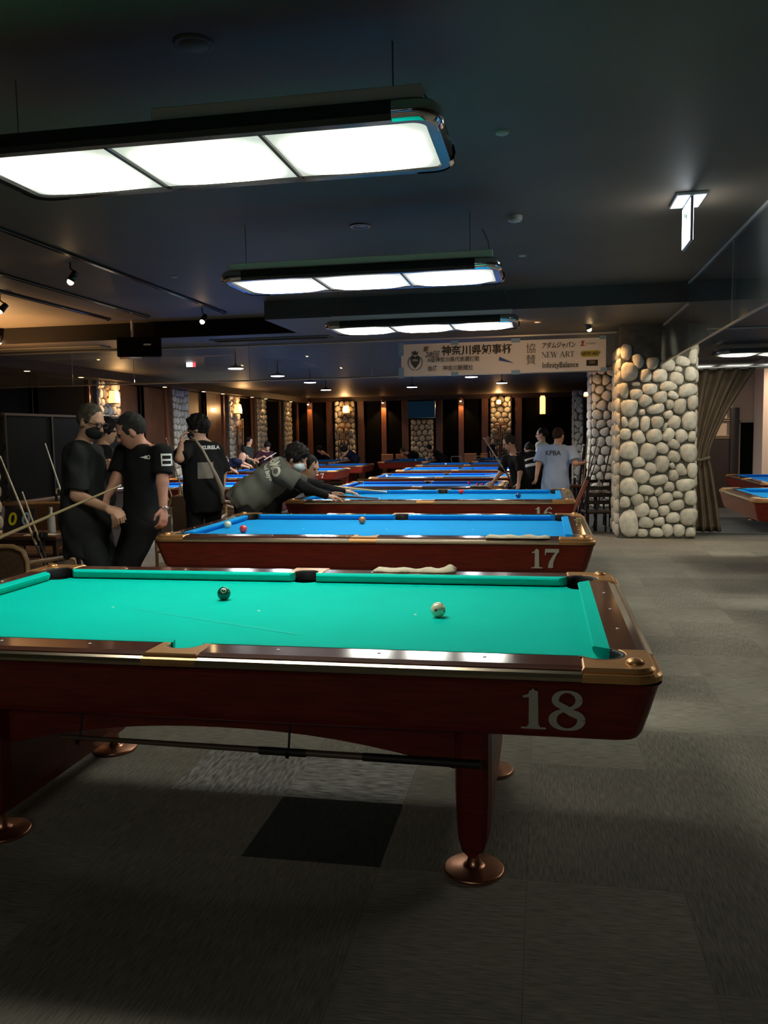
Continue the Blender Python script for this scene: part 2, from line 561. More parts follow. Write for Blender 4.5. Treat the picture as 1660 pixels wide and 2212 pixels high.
def stone_mesh(outline, h, name='stone', seed=0):
    """rounded river stone: outline is a 2D loop around its centre, domed along +z"""
    rnd = random.Random(seed)
    n = len(outline)
    mb = MB()
    ph = rnd.uniform(0, 6)
    vs = []
    for s, z in ((.90, -.035), (1., .12 * h), (.93, .55 * h), (.68, .88 * h)):
        for k, (x, y) in enumerate(outline):
            q = 1 + .05 * math.sin(3 * k * 2 * PI / n + ph + z * 20)
            vs.append((x * s * q, y * s * q, z + rnd.uniform(-.05, .05) * h))
    fs = []
    for i in range(3):
        for k in range(n):
            l = (k + 1) % n
            fs.append((i * n + k, i * n + l, (i + 1) * n + l, (i + 1) * n + k))
    vs.append((rnd.uniform(-.1, .1) * outline[0][0], 0, h))
    for k in range(n):
        fs.append((3 * n + k, 3 * n + (k + 1) % n, 4 * n))
    mb.add(vs, fs, True)
    return mb.mesh(name, m_stone)
def super_outline(a, b, ang, n=14, p=2.6, seed=0):
    rnd = random.Random(seed)
    f1, f2, p1, p2 = rnd.uniform(0, .07), rnd.uniform(0, .05), rnd.uniform(0, 6), rnd.uniform(0, 6)
    ca, sa = math.cos(math.radians(ang)), math.sin(math.radians(ang))
    out = []
    for k in range(n):
        t = 2 * PI * k / n
        c, s = math.cos(t), math.sin(t)
        x = a * math.copysign(abs(c) ** (2 / p), c)
        y = b * math.copysign(abs(s) ** (2 / p), s)
        q = 1 + f1 * math.sin(2 * t + p1) + f2 * math.sin(3 * t + p2)
        out.append(((x * ca - y * sa) * q, (x * sa + y * ca) * q))
    return out
def pack(wd, ht, cell, seed, gap):
    """cells of an irregular hexagonal layout clipped to a rectangle and rounded off"""
    rnd = random.Random(seed)
    nx = max(1, round(wd / cell)); ny = max(1, round(ht / (cell * .9)))
    pts = []
    for j in range(ny):
        for i in range(nx + (j % 2)):
            pts.append(((i + .5 - .5 * (j % 2) + rnd.uniform(-.27, .27)) * wd / nx, (j + .5 + rnd.uniform(-.27, .27)) * ht / ny))
    out = []
    for i, p in enumerate(pts):
        p = (min(max(p[0], wd * .03), wd * .97), p[1])
        poly = [(0, 0), (wd, 0), (wd, ht), (0, ht)]
        for j, q in enumerate(pts):
            if i == j or abs(q[0] - p[0]) + abs(q[1] - p[1]) > 4 * cell:
                continue
            mx, my = (p[0] + q[0]) / 2, (p[1] + q[1]) / 2
            nxv, nyv = q[0] - p[0], q[1] - p[1]
            new = []
            for k in range(len(poly)):
                a, b = poly[k - 1], poly[k]
                da = (a[0] - mx) * nxv + (a[1] - my) * nyv
                db = (b[0] - mx) * nxv + (b[1] - my) * nyv
                if (da <= 0) != (db <= 0):
                    t = da / (da - db)
                    new.append((a[0] + (b[0] - a[0]) * t, a[1] + (b[1] - a[1]) * t))
                if db <= 0:
                    new.append(b)
            poly = new
            if not poly:
                break
        if len(poly) < 3:
            continue
        cx = sum(a[0] for a in poly) / len(poly); cy = sum(a[1] for a in poly) / len(poly)
        for _ in range(2):
            poly = [r for k in range(len(poly)) for a, b in ((poly[k - 1], poly[k]),) for r in
                    ((a[0] * .72 + b[0] * .28, a[1] * .72 + b[1] * .28), (a[0] * .28 + b[0] * .72, a[1] * .28 + b[1] * .72))]
        ol = []
        rad = sum(math.hypot(a[0] - cx, a[1] - cy) for a in poly) / len(poly)
        if rad < cell * .14:
            continue
        ns = 12
        for k in range(ns):
            a = poly[int(k * len(poly) / ns)]
            s = max(.3, 1 - gap / max(rad, .01))
            ol.append(((a[0] - cx) * s, (a[1] - cy) * s))
        out.append((cx, cy, rad, ol))
    return out
def face_matrix(origin, xdir, zdir=Vector((0, 0, 1))):
    """local x along xdir, local y up, local z out of the face"""
    x = Vector(xdir).normalized(); y = Vector(zdir); n = x.cross(y)
    m = Matrix.Identity(4)
    for i in range(3):
        m[i][0], m[i][1], m[i][2], m[i][3] = x[i], y[i], n[i], origin[i]
    return m
def clad(parent, origin, xdir, wd, ht, cell, seed, depth=.05, gap=.008, z0=0.):
    fm = face_matrix(origin, xdir)
    inv = parent.matrix_world.inverted() if False else Matrix.Translation(-Vector(parent.location))
    for k, (cx, cy, rad, ol) in enumerate(pack(wd, ht, cell, seed, gap)):
        o = ob('stone', stone_mesh(ol, depth * min(1.3, rad / (cell * .45)), seed=seed * 999 + k), parent)
        o.matrix_local = inv @ fm @ Matrix.Translation((cx, cy, 0))
def pillar(name, label, x0, x1, y0, y1, z0, z1, faces, cell, seed, depth=.05, gap=.008, top=None):
    p = boxo(name, (x0, y0, z0), (x1, y1, z1), m_conc)
    tag(p, label, 'pillar', kind='structure')
    ht = (top or z1) - z0 - .01
    if 'f' in faces: clad(p, (x0, y0, z0 + .005), (1, 0, 0), x1 - x0, ht, cell, seed, depth, gap)
    if 'l' in faces: clad(p, (x0, y1, z0 + .005), (0, -1, 0), y1 - y0, ht, cell, seed + 1, depth, gap)
    if 'r' in faces: clad(p, (x1, y0, z0 + .005), (0, 1, 0), y1 - y0, ht, cell, seed + 2, depth, gap)
    return p
mp_ = pillar('stone_pillar', 'large pillar of pale river stones right of the numbered tables', 2.15, 3.12, 8.74, 9.70, 0, 2.88, 'lr', .19, 5, .045, .007, top=2.62)
fm = face_matrix((0, 8.74, 0), (1, 0, 0))
for k, (x, z, a, b, t) in enumerate(STONES):
    o = ob('stone', stone_mesh(super_outline(a * .985, b * .985, t, seed=k), .035 + .28 * min(a, b), seed=k), mp_)
    o.matrix_local = Matrix.Translation(-Vector(mp_.location)) @ fm @ Matrix.Translation((x, z, 0))
pillar('stone_pillar', 'dim stone pillar behind the large one with cues leaning on it', 2.15, 2.95, 15.8, 16.7, -.22, 2.88, 'fl', .21, 21, .05)
pillar('stone_pillar', 'thin sliver of stone pillar on the far right wall', 2.02, 2.3, 22.6, 23.3, -.22, 2.7, 'fl', .2, 31, .04)
pillar('stone_pillar', 'pale stone pillar cut off by the left picture edge', -5.5, -4.56, 4.1, 4.85, 0, 3.1, 'fr', .19, 41, .05)
# pillars of the left wall, nearest first
for k, (yc, hw, lb) in enumerate(((13.75, .48, 'stone pillar on left wall behind the grey-haired man'), (17.45, .48, 'grey stone pillar on left wall behind the polo shirt'),
                                  (21.3, .45, 'stone pillar on left wall with a cue rack and bright lamp'), (23.85, .45, 'stone pillar on left wall behind the standing far player'),
                                  (26.75, .45, 'farthest stone pillar on the left wall near the corner'))):
    pillar('stone_pillar', lb, -8.3, -8.12, yc - hw, yc + hw, -.22, 2.72, 'r', .21, 60 + k * 7, .055)
# pillars of the far wall
for k, (x0, x1, tp, lb) in enumerate(((-6.72, -5.92, 2.76, 'far wall stone pillar lit by a bright lamp'), (-3.78, -2.92, 2.0, 'far wall stone pillar below the dark screen'), (-.80, -.02, 2.80, 'far wall stone pillar glowing orange'))):
    pillar('stone_pillar', lb, x0, x1, 28.3, 28.5, -.22, tp, 'f', .23, 90 + k * 5, .06)

# ------------------------------------------------------------------ far wall battens and panels
for k, (x, ) in enumerate(((-7.73,), (-4.82,), (-1.89,))):
    struct(boxo('trim_2', (x - .10, 28.38, -.22), (x + .10, 28.5, 2.80), m_batten, bev=.01))
for k, x in enumerate((-6.95, -5.72, -4.0, -2.72, -1.0, .22)):
    struct(boxo('trim_3', (x - .13, 28.40, -.22), (x + .13, 28.5, 2.80), mat('brown_jamb', (.085, .032, .018), .5, noise=.3, nscale=6, stretch=(5, 5, .6)), bev=.01))
struct(boxo('trim_4', (-8.3, 28.3, 2.72), (3.2, 28.5, 2.88), m_dwood))
# left wall: dark panels between wooden mullions
m_lpan = mat('brown_left_panel', (.075, .03, .014), .4, noise=.35, nscale=4, stretch=(3, 3, .5), coat=.25)
y = 9.6
k = 0
for (ya, yb, mm) in ((9.6, 11.2, m_black), (11.2, 13.2, m_black), (14.3, 15.5, m_lpan), (15.5, 16.9, m_lpan), (18.0, 19.3, m_lpan), (19.3, 20.75, m_lpan), (21.8, 23.3, m_black), (24.35, 26.2, m_black), (27.25, 28.45, m_black)):
    struct(boxo('wall_panel', (-8.3, ya + .12, .35), (-8.26, yb - .12, 2.68), mm))
    for yy in (ya, yb):
        struct(boxo('trim_5', (-8.3, yy - .09, -.22), (-8.20, yy + .09, 2.72), m_batten, bev=.008))
struct(boxo('trim_6', (-8.3, 9.43, 2.70), (-7.75, 28.3, 2.88), m_dwood))

# ------------------------------------------------------------------ hanging glass smoke barriers
def barrier(n, p0, p1, z0, z1, joints, lab):
    """glass panes with a steel edge strip below and a channel above"""
    p0, p1 = Vector((*p0, 0)), Vector((*p1, 0))
    L = (p1 - p0).length
    dv = (p1 - p0) / L
    ang = math.atan2(dv.y, dv.x)
    root = bpy.data.objects.new('window_%d' % n, None)
    COL.objects.link(root)
    root.location = (p0.x, p0.y, 0)
    root.rotation_euler = (0, 0, ang)
    root['kind'] = 'structure'
    root['label'] = lab
    cuts = [0] + joints + [L]
    for a, b in zip(cuts[:-1], cuts[1:]):
        mb = MB(); mb.box(((a + b) / 2, 0, (z0 + z1) / 2), (b - a - .008, .006, z1 - z0 - .02))
        mb.build('pane', m_glassb, root)
        if b < L - .01:
            mb = MB(); mb.box((b, 0, (z0 + z1) / 2), (.007, .010, z1 - z0 - .02))
            mb.build('joint_strip', mat('joint_silicone', (.35, .34, .32), .5), root)
    mb = MB(); mb.box((L / 2, 0, z0), (L, .022, .022), bev=.004)
    mb.build('edge_strip', m_steel, root)
    mb = MB(); mb.box((L / 2, 0, z1 - .012), (L, .03, .024), bev=.004)
    mb.build('channel', mat('dull_channel', (.55, .53, .48), .4, .3), root)
    return root
barrier(1, (-8.3, 9.4), (2.15, 9.4), 2.335, 2.88, [1.95, 3.02, 4.95, 6.89], 'hanging glass smoke barrier with the paper banner on it')
barrier(2, (2.7, -2.0), (2.7, 6.75), 2.37, 3.1, [1.6, 4.0, 6.54], 'hanging glass smoke barrier along the aisle on the right')
barrier(3, (2.7, 6.75), (2.7, 8.70), 2.37, 2.88, [], 'short glass smoke barrier meeting the large stone pillar')
barrier(4, (3.12, 9.4), (8, 9.4), 2.335, 2.88, [1.9], 'hanging glass smoke barrier above the curtain')

# ------------------------------------------------------------------ room beyond the curtain on the right
m_beige = mat('beige_wall', (.60, .43, .30), .8, noise=.06, nscale=2)
struct(boxo('wall_back', (3.0, 16.0, -.3), (8, 16.2, 2.88), m_beige))
struct(boxo('wall_pier', (5.52, 15.2, -.22), (8, 15.98, 2.88), mat('pinkish_pier', (.74, .57, .46), .85)))
struct(boxo('trim_7', (5.05, 15.90, -.22), (5.22, 16.0, 1.92), m_dwood))
d1 = struct(boxo('door_1', (5.27, 15.94, -.22), (5.51, 16.0, 1.60), m_black))
struct(boxo('trim_8', (5.24, 15.93, 1.60), (5.52, 16.0, 1.66), mat('pale_lintel', (.35, .28, .22), .6)))
struct(boxo('wall_panel', (3.2, 15.94, -.22), (5.05, 16.0, 1.25), m_dwood))
for z in (1.27, 1.31, 1.64, 1.68):
    struct(boxo('trim_9', (3.2, 15.93, z), (5.05, 16.0, z + .022), mat('gilt_moulding', (.30, .20, .11), .5)))

# ------------------------------------------------------------------ pool tables
HL, HW, RT, BED = 1.452, .842, .825, .785
m_rail = mat('rail_wood', (.085, .030, .020), .16, noise=.35, nscale=7, stretch=(1.5, 14, 14), coat=.6)
m_cab = mat('mahogany_cabinet', (.14, .014, .006), .38, noise=.30, nscale=6, stretch=(1.2, 12, 12), coat=.08, spec=.25)
m_trim = mat('satin_trim', (.72, .58, .42), .24, 1.)
m_cast = mat('bronze_casting', (.62, .33, .13), .34, .75, noise=.12, nscale=5)
m_foot = mat('copper_foot', (.60, .30, .18), .34, 1.)
m_pock = mat('black_pocket_leather', (.006, .006, .006), .6)
m_pearl = mat('white_sight', (.85, .84, .78), .3)
m_num = mat('grey_numerals', (.46, .46, .37), .6)
m_chrome = mat('chrome', (.8, .8, .82), .08, 1.)
def cloth(name, c):
    return mat(name, c, .85, noise=.035, nscale=3, bump=.04, bscale=900, spec=.04)
m_green = cloth('green_cloth', (.0, .54, .43))
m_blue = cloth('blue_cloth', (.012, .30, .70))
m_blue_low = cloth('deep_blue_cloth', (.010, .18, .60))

def arcp(c, r, a0, a1, n):
    return [(c[0] + r * math.cos(math.radians(a0 + (a1 - a0) * k / n)), c[1] + r * math.sin(math.radians(a0 + (a1 - a0) * k / n))) for k in range(n + 1)]
PC, PR = (1.288, .653), .064
def bed_poly():
    q = arcp(PC, .060, -85, -185, 7)                         # concave bite, right top corner
    s = arcp((0, .70), .064, -39, -141, 6)
    half = q + s + [(-x, y) for x, y in q[::-1]]
    return half + [(-x, -y) for x, y in half]
def cushion(n0, n1, b0, b1, inward):
    """n0,n1 nose ends, b0,b1 back ends (xy)"""
    mb = MB()
    vs = []
    for (n, b) in ((n0, b0), (n1, b1)):
        N, B = Vector(n), Vector(b)
        d = (B - N)
        vs += [(*b, BED + .003), (*(N + d * .35), BED + .004), (*(N + d * .06), BED + .022), (*n, BED + .034), (*(N + d * .12), BED + .0395), (*b, RT + .001)]
    fs = [(0, 1, 2, 3, 4, 5)[::-1], (6, 7, 8, 9, 10, 11)]
    for k in range(6):
        l = (k + 1) % 6
        fs.append((k, l, 6 + l, 6 + k))
    mb.add(vs, fs)
    bmx = mb
    return bmx
def rail_profile(x0, x1, flip=False):
    """wood rail between x0..x1 lying along x on the -y side"""
    prof = [(-.685, .775), (-.685, RT), (-.79, RT), (-.815, .819), (-.815, .775)]
    mb = MB()
    mb.prism([(y, z) for y, z in prof], x0, x1, ax='x')
    return mb
def trim_profile(x0, x1):
    prof = [(-.80, .812), (-.822, .8165), (-.836, .812), (-.843, .802), (-.838, .791), (-.80, .788)]
    mb = MB(); mb.prism(prof, x0, x1, ax='x')
    return mb
def corner_poly(off=0.):
    rr = .085
    pts = [(1.228, HW + off), (1.228, .686)] + arcp(PC, PR + .004, 151, -61, 12) + [(1.322, .594), (HL + off, .594)]
    pts += arcp((HL - rr, HW - rr), rr + off, 0, 90, 8)
    return pts
def side_poly():
    pts = [(-.084, -.686), (-.088, -.822), (.088, -.822), (.084, -.686)] + arcp((0, -.70), .057, 14.2, -194.2, 12)
    return pts
def mirror_mesh(mb, sx, sy):
    o = MB()
    o.v = [(x * sx, y * sy, z) for x, y, z in mb.v]
    o.f = [f[::-1] for f in mb.f] if sx * sy < 0 else list(mb.f)
    o.sm = list(mb.sm)
    return o
def cabinet_mesh():
    mb = MB()
    rings = []
    for z, ix in ((.787, .004), (.775, .012), (.70, .0305), (.63, .050), (.612, .060), (.605, .075)):
        rings.append([(x, y, z) for x, y in rrect(HL - ix, HW - ix, .055, 5)])
    n = len(rings[0])
    vs = [p for r in rings for p in r]
    fs = []
    for i in range(len(rings) - 1):
        for k in range(n):
            l = (k + 1) % n
            fs.append(((i + 1) * n + k, (i + 1) * n + l, i * n + l, i * n + k))
    fs.append(tuple(range((len(rings) - 1) * n, len(rings) * n))[::-1])
    mb.add(vs, fs, False)
    return mb
def pedestal_mesh():
    mb = MB()
    # slab across the table's width with rounded lower ends, slightly narrower at the foot
    prof = []
    for (x, z) in ((-.062, .608), (-.062, .30), (-.055, .14), (-.042, .095), (-.018, .08), (.018, .08), (.042, .095), (.055, .14), (.062, .30), (.062, .608)):
        prof.append((x, z))
    n = len(prof)
    vs = []
    ys = ((-.52, .0), (-.505, .5), (-.46, 1), (.46, 1), (.505, .5), (.52, 0))
    ys = ((-.50, .55), (-.485, .85), (-.44, 1.), (.44, 1.), (.485, .85), (.50, .55))
    for y, s in ys:
        for x, z in prof:
            vs.append((x * s, y, z))
    fs = []
    for i in range(len(ys) - 1):
        for k in range(n):
            l = (k + 1) % n
            fs.append((i * n + k, i * n + l, (i + 1) * n + l, (i + 1) * n + k))
    fs.append(tuple(range(n))[::-1]); fs.append(tuple(range((len(ys) - 1) * n, len(ys) * n)))
    fs = [f[::-1] for f in fs]
    mb.add(vs, fs, False)
    return mb
def beam_mesh():
    """arched stretcher along the length"""
    pts = [(-.84, .608)]
    lo = []
    for k in range(17):
        x = -.84 + 1.68 * k / 16
        t = x / .84
        lo.append((x, .355 + .105 * (1 - abs(t) ** 2.2)))
    poly = [(-.84, .608)] + lo + [(.84, .608)]
    mb = MB(); mb.prism(poly, -.44, -.40, ax='y')
    return mb
def pocket_mesh():
    mb = MB()
    prof = [(PR - .002, BED - .004), (PR - .004, .745), (.045, .71), (1e-6, .70)]
    mb.lathe(prof, 16, cap=False)
    return mb
def liner_mesh(a0, a1, r, c):
    """leather wall and rim around the outer side of a pocket"""
    mb = MB()
    n = 12
    vs, fs = [], []
    for k in range(n + 1):
        q = math.radians(a0 + (a1 - a0) * k / n)
        for rr, z in ((r - .004, BED - .006), (r - .004, RT - .006), (r, RT + .0015), (r + .009, RT + .0015), (r + .010, RT - .004)):
            vs.append((c[0] + rr * math.cos(q), c[1] + rr * math.sin(q), z))
    for k in range(n):
        for j in range(4):
            fs.append((k * 5 + j, k * 5 + j + 1, (k + 1) * 5 + j + 1, (k + 1) * 5 + j))
    mb.add(vs, fs, True)
    return mb
def foot_mesh():
    mb = MB()
    mb.lathe([(.100, .0), (.103, .006), (.1025, .0105), (.100, .0135), (.0985, .0142), (.040, .0195), (.036, .0205), (.027, .027), (.021, .045), (.020, .09)], 28)
    return mb
# numerals: bold old-style figures as outlines (unit height), pieces of polygon strips
def strokes(paths):
    """paths: list of list of (x, y, w); returns quads as a flat strip polygons"""
    quads = []
    for path in paths:
        L, R = [], []
        n = len(path)
        for i in range(n):
            a, b = path[max(0, i - 1)], path[min(n - 1, i + 1)]
            dx, dy = b[0] - a[0], b[1] - a[1]
            l = math.hypot(dx, dy) or 1
            nx, ny = -dy / l, dx / l
            x, y, wd = path[i]
            L.append((x + nx * wd / 2, y + ny * wd / 2)); R.append((x - nx * wd / 2, y - ny * wd / 2))
        for i in range(n - 1):
            quads.append([L[i], R[i], R[i + 1], L[i + 1]])
    return quads
def ellipse_path(cx, cy, rx, ry, w0, w1, a0=0, a1=360, n=28):
    """stroke thick at the sides (w1) and thin at top and bottom (w0)"""
    out = []
    for k in range(n + 1):
        q = math.radians(a0 + (a1 - a0) * k / n)
        out.append((cx + rx * math.cos(q), cy + ry * math.sin(q), w0 + (w1 - w0) * abs(math.cos(q)) ** 1.3))
    return out
DIGIT = {
    '1': strokes([[(.30, .05, .02), (.30, 1., .02)], [(.30, .04, .19), (.30, .95, .17)], [(.06, .025, .05), (.54, .025, .05)], [(.18, .05, .10), (.42, .05, .10)], [(.10, .80, .05), (.22, .83, .09), (.32, .97, .10)]]),
    '7': strokes([[(.05, .90, .19), (.62, .90, .19)], [(.05, .66, .03), (.07, .95, .07)], [(.58, .92, .10), (.42, .62, .12), (.30, .32, .18), (.27, .05, .22)], [(.26, .12, .2), (.26, .02, .14)]]),
    '8': strokes([ellipse_path(.34, .755, .225, .205, .055, .135), ellipse_path(.34, .265, .275, .235, .055, .155), [(.16, .68, .10), (.30, .55, .17), (.44, .44, .17), (.56, .34, .10)]]),
    '6': strokes([ellipse_path(.34, .30, .25, .27, .05, .15), [(.12, .36, .15), (.14, .56, .15), (.24, .78, .12), (.38, .92, .08), (.50, .965, .07)], [(.50, .90, .10), (.53, .84, .13), (.53, .79, .08)]]),
}
def numeral_mesh(txt, h):
    mb = MB()
    x = 0
    for ch in txt:
        for k, q in enumerate(DIGIT[ch]):
            pts = [((p[0] + x) * h, -.0012 - .00002 * k, p[1] * h) for p in q]
            a = (q[1][0] - q[0][0]) * (q[2][1] - q[0][1]) - (q[1][1] - q[0][1]) * (q[2][0] - q[0][0])
            mb.add(pts, [(0, 1, 2, 3)] if a > 0 else [(3, 2, 1, 0)])
        x += .60 if ch == '1' else .72
    return mb
# shared meshes
TM = {}
def table_meshes():
    TM['bed'] = {}
    b = MB(); b.prism(bed_poly(), BED - .03, BED)
    TM['bedmb'] = b
    TM['cush'] = []
    for sx in (1, -1):
        for sy in (1, -1):
            c = cushion((.066, -.635), (1.190, -.635), (.052, -.686), (1.228, -.686), 1)
            TM['cush'].append(mirror_mesh(c, sx, sy))
    c = cushion((1.27, -.556), (1.27, .556), (1.321, -.596), (1.321, .596), 1)
    TM['cush'] += [c, mirror_mesh(c, -1, 1)]
    TM['rails'], TM['trims'] = [], []
    for sx in (1, -1):
        for sy in (1, -1):
            TM['rails'].append(mirror_mesh(rail_profile(.084, 1.228), sx, sy).mesh('rail', m_rail))
            TM['trims'].append(mirror_mesh(trim_profile(.088, 1.228), sx, sy).mesh('trim_strip', m_trim))
    def rot90(mb, ox):
        o = MB(); o.v = [(-y + ox, x, z) for x, y, z in mb.v]; o.f = list(mb.f); o.sm = list(mb.sm); return o
    r = rot90(rail_profile(-.594, .594), HL - HW)
    # inner edge of the short rail sits behind the short cushion
    r.v = [((1.321 if x < 1.30 + .0 else x), y, z) for x, y, z in r.v]
    t = rot90(trim_profile(-.594, .594), HL - HW)
    TM['rails'] += [r.mesh('rail', m_rail), mirror_mesh(r, -1, 1).mesh('rail', m_rail)]
    TM['trims'] += [t.mesh('trim_strip', m_trim), mirror_mesh(t, -1, 1).mesh('trim_strip', m_trim)]
    cb = MB(); cb.prism(corner_poly(-.018), .794, RT + .002, bev=.008); cb.prism(corner_poly(), .790, .8125, bev=.007)
    TM['corner'] = [mirror_mesh(cb, sx, sy).mesh('corner_casting', m_cast) for sx in (1, -1) for sy in (1, -1)]
    sb = MB(); sb.prism(side_poly(), .794, RT + .002, bev=.004)
    tp = trim_profile(-.088, .088); sb.add([(x, y - .001, z) for x, y, z in tp.v], tp.f)
    TM['side'] = [sb.mesh('side_casting', m_cast), mirror_mesh(sb, 1, -1).mesh('side_casting', m_cast)]
    bt = MB(); bt.lathe([(.026, 0), (.026, .004), (.017, .012), (1e-6, .015)], 18)
    TM['button'] = bt.mesh('button', m_cast)
    TM['cab'] = cabinet_mesh().mesh('cabinet', m_cab)
    TM['ped'] = pedestal_mesh().mesh('pedestal', m_cab)
    bm = beam_mesh()
    TM['beam'] = [bm.mesh('stretcher', m_cab), mirror_mesh(bm, 1, -1).mesh('stretcher', m_cab)]
    TM['pocket'] = pocket_mesh().mesh('pocket', m_pock)
    TM['cliner'] = [mirror_mesh(liner_mesh(149, -59, PR, PC), sx, sy).mesh('pocket_liner', m_pock) for sx in (1, -1) for sy in (1, -1)]
    sl = liner_mesh(192, 348, .056, (0, -.70))
    TM['sliner'] = [sl.mesh('pocket_liner', m_pock), mirror_mesh(sl, 1, -1).mesh('pocket_liner', m_pock)]
    TM['foot'] = foot_mesh().mesh('foot', m_foot)
    d = MB(); d.lathe([(.0055, 0), (.0055, .0012), (1e-6, .0014)], 10)
    TM['sight'] = d.mesh('sight', m_pearl)
table_meshes()
BEDS = {}
def pool_table(label, x, y, z, clothm, rz=0., num=None, near=True, group=None):
    t = thing('pool_table', label, 'pool table', (x, y, z), rz, group)
    key = clothm.name
    if key not in BEDS:
        BEDS[key] = (TM['bedmb'].mesh('bed', clothm), [c.mesh('cushion', clothm) for c in TM['cush']])
    ob('bed', BEDS[key][0], t)
    for c in BEDS[key][1]:
        ob('cushion', c, t)
    for a, b in zip(TM['rails'], TM['trims']):
        ob('rail', a, t); ob('trim_strip', b, t)
    for i, (sx, sy) in enumerate(((1, 1), (1, -1), (-1, 1), (-1, -1))):
        c = ob('corner_casting', TM['corner'][i], t)
        if near:
            ob('button', TM['button'], c, (sx * 1.378, sy * .752, RT + .002))
        ob('pocket_liner', TM['cliner'][i], ob('pocket', TM['pocket'], t, (sx * PC[0], sy * PC[1], 0)), (-sx * PC[0], -sy * PC[1], 0))
    for i, sy in enumerate((-1, 1)):
        ob('side_casting', TM['side'][i], t)
        ob('pocket_liner', TM['sliner'][i], ob('pocket', TM['pocket'], t, (0, sy * .70, 0)), (0, -sy * .70, 0))
        ob('stretcher', TM['beam'][i], t)
    ob('cabinet', TM['cab'], t)
    for sx in (-1, 1):
        p = ob('pedestal', TM['ped'], t, (sx * .893, 0, 0))
        for sy in (-1, 1):
            ob('foot', TM['foot'], p, (0, sy * .43, 0))
    if near:
        q = .3175
        for k in (-3, -2, -1, 1, 2, 3):
            for sy in (-1, 1):
                ob('sight', TM['sight'], t, (k * q, sy * (.635 + .0965), RT))
        for k in (-1, 0, 1):
            for sx in (-1, 1):
                ob('sight', TM['sight'], t, (sx * (1.27 + .0965), k * q, RT))
        for k in (-2, 0, 2):
            s = MB(); s.lathe([(.006, 0), (.006, .0004), (1e-6, .0005)], 12)
            s.build('cloth_spot', m_pearl, t, (k * q, 0, BED))
    if num:
        nb = numeral_mesh(num, .132)
        tl_ = math.atan2(.060 - .012, .775 - .612)
        o = nb.build('table_number', m_num, t)
        o.scale = (1.1, 1, 1)
        o.location = (1.052, -.7945 - .0035, .638)
        o.rotation_euler = (math.radians(14.6), 0, 0)
        o['label'] = 'pale grey number ' + num
    return t
T18 = pool_table('green pool table numbered 18 nearest the camera', 0, 0, 0, m_green, num='18')
T17 = pool_table('blue pool table numbered 17', -.011, 2.881, 0, m_blue, num='17')
T16 = pool_table('blue pool table numbered 16 with two players at its left end', -.018, 5.83, 0, m_blue, num='16')
LOW = -.22
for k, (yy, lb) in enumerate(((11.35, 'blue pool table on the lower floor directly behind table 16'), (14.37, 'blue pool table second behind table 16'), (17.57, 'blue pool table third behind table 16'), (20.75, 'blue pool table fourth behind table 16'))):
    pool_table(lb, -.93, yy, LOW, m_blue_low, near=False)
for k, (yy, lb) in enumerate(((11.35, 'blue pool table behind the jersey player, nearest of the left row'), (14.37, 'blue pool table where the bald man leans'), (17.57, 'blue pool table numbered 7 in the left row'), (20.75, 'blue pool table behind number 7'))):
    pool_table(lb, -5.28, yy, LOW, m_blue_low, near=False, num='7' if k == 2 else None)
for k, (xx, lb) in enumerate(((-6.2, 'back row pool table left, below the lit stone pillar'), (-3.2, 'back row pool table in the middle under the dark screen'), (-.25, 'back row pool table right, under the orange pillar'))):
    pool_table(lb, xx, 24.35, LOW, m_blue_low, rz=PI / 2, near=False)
pool_table('blue pool table cut off by the right picture edge', 4.5, 5.95, 0, m_blue, near=False)
pool_table('added blue pool table right of the camera, out of sight', 4.5, 2.9, 0, m_blue, near=False)  # unseen table added to go with the fill lamp above it
pool_table('added blue pool table behind the camera, out of sight', 0, -6.2, 0, m_blue, near=False)  # added out of view, under the fill lamp behind the camera
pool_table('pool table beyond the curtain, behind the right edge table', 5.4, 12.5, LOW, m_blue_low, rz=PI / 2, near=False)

# ------------------------------------------------------------------ lamps over the tables
m_lampblack = mat('lamp_black', (.012, .012, .012), .18, coat=.5)
m_chan = mat('lamp_channel', (.85, .77, .70), .6)
def diffuser_mat(name, strength):
    m = bpy.data.materials.new(name)
    m.use_nodes = True
    nt = m.node_tree
    b = nt.nodes['Principled BSDF']
    b.inputs['Base Color'].default_value = (.8, .8, .74, 1)
    b.inputs['Roughness'].default_value = .35
    b.inputs['Emission Color'].default_value = (1., .985, .86, 1)
    # the tubes run along the middle: the opal sheet is dimmer towards its rims
    tc = nd(nt, 'ShaderNodeTexCoord')
    sp = nd(nt, 'ShaderNodeSeparateXYZ')
    nt.links.new(tc.outputs['Object'], sp.inputs[0])
    ab = nd(nt, 'ShaderNodeMath', operation='ABSOLUTE')
    nt.links.new(sp.outputs[1], ab.inputs[0])
    def fall(sock, lo, hi):
        r = nd(nt, 'ShaderNodeMapRange')
        r.inputs[1].default_value, r.inputs[2].default_value = lo, hi
        r.inputs[3].default_value, r.inputs[4].default_value = 1., .10
        nt.links.new(sock, r.inputs[0])
        p = nd(nt, 'ShaderNodeMath', operation='POWER')
        p.inputs[1].default_value = 3.
        nt.links.new(r.outputs[0], p.inputs[0])
        return p.outputs[0]
    ax = nd(nt, 'ShaderNodeMath', operation='ABSOLUTE')
    nt.links.new(sp.outputs[0], ax.inputs[0])
    mu = nd(nt, 'ShaderNodeMath', operation='MULTIPLY')
    nt.links.new(fall(ab.outputs[0], .14, .290), mu.inputs[0]); nt.links.new(fall(ax.outputs[0], .15, .314), mu.inputs[1])
    m2 = nd(nt, 'ShaderNodeMath', operation='MULTIPLY_ADD')
    m2.inputs[1].default_value = strength * 1.52
    m2.inputs[2].default_value = .42
    nt.links.new(mu.outputs[0], m2.inputs[0])
    nt.links.new(m2.outputs[0], b.inputs['Emission Strength'])
    return m
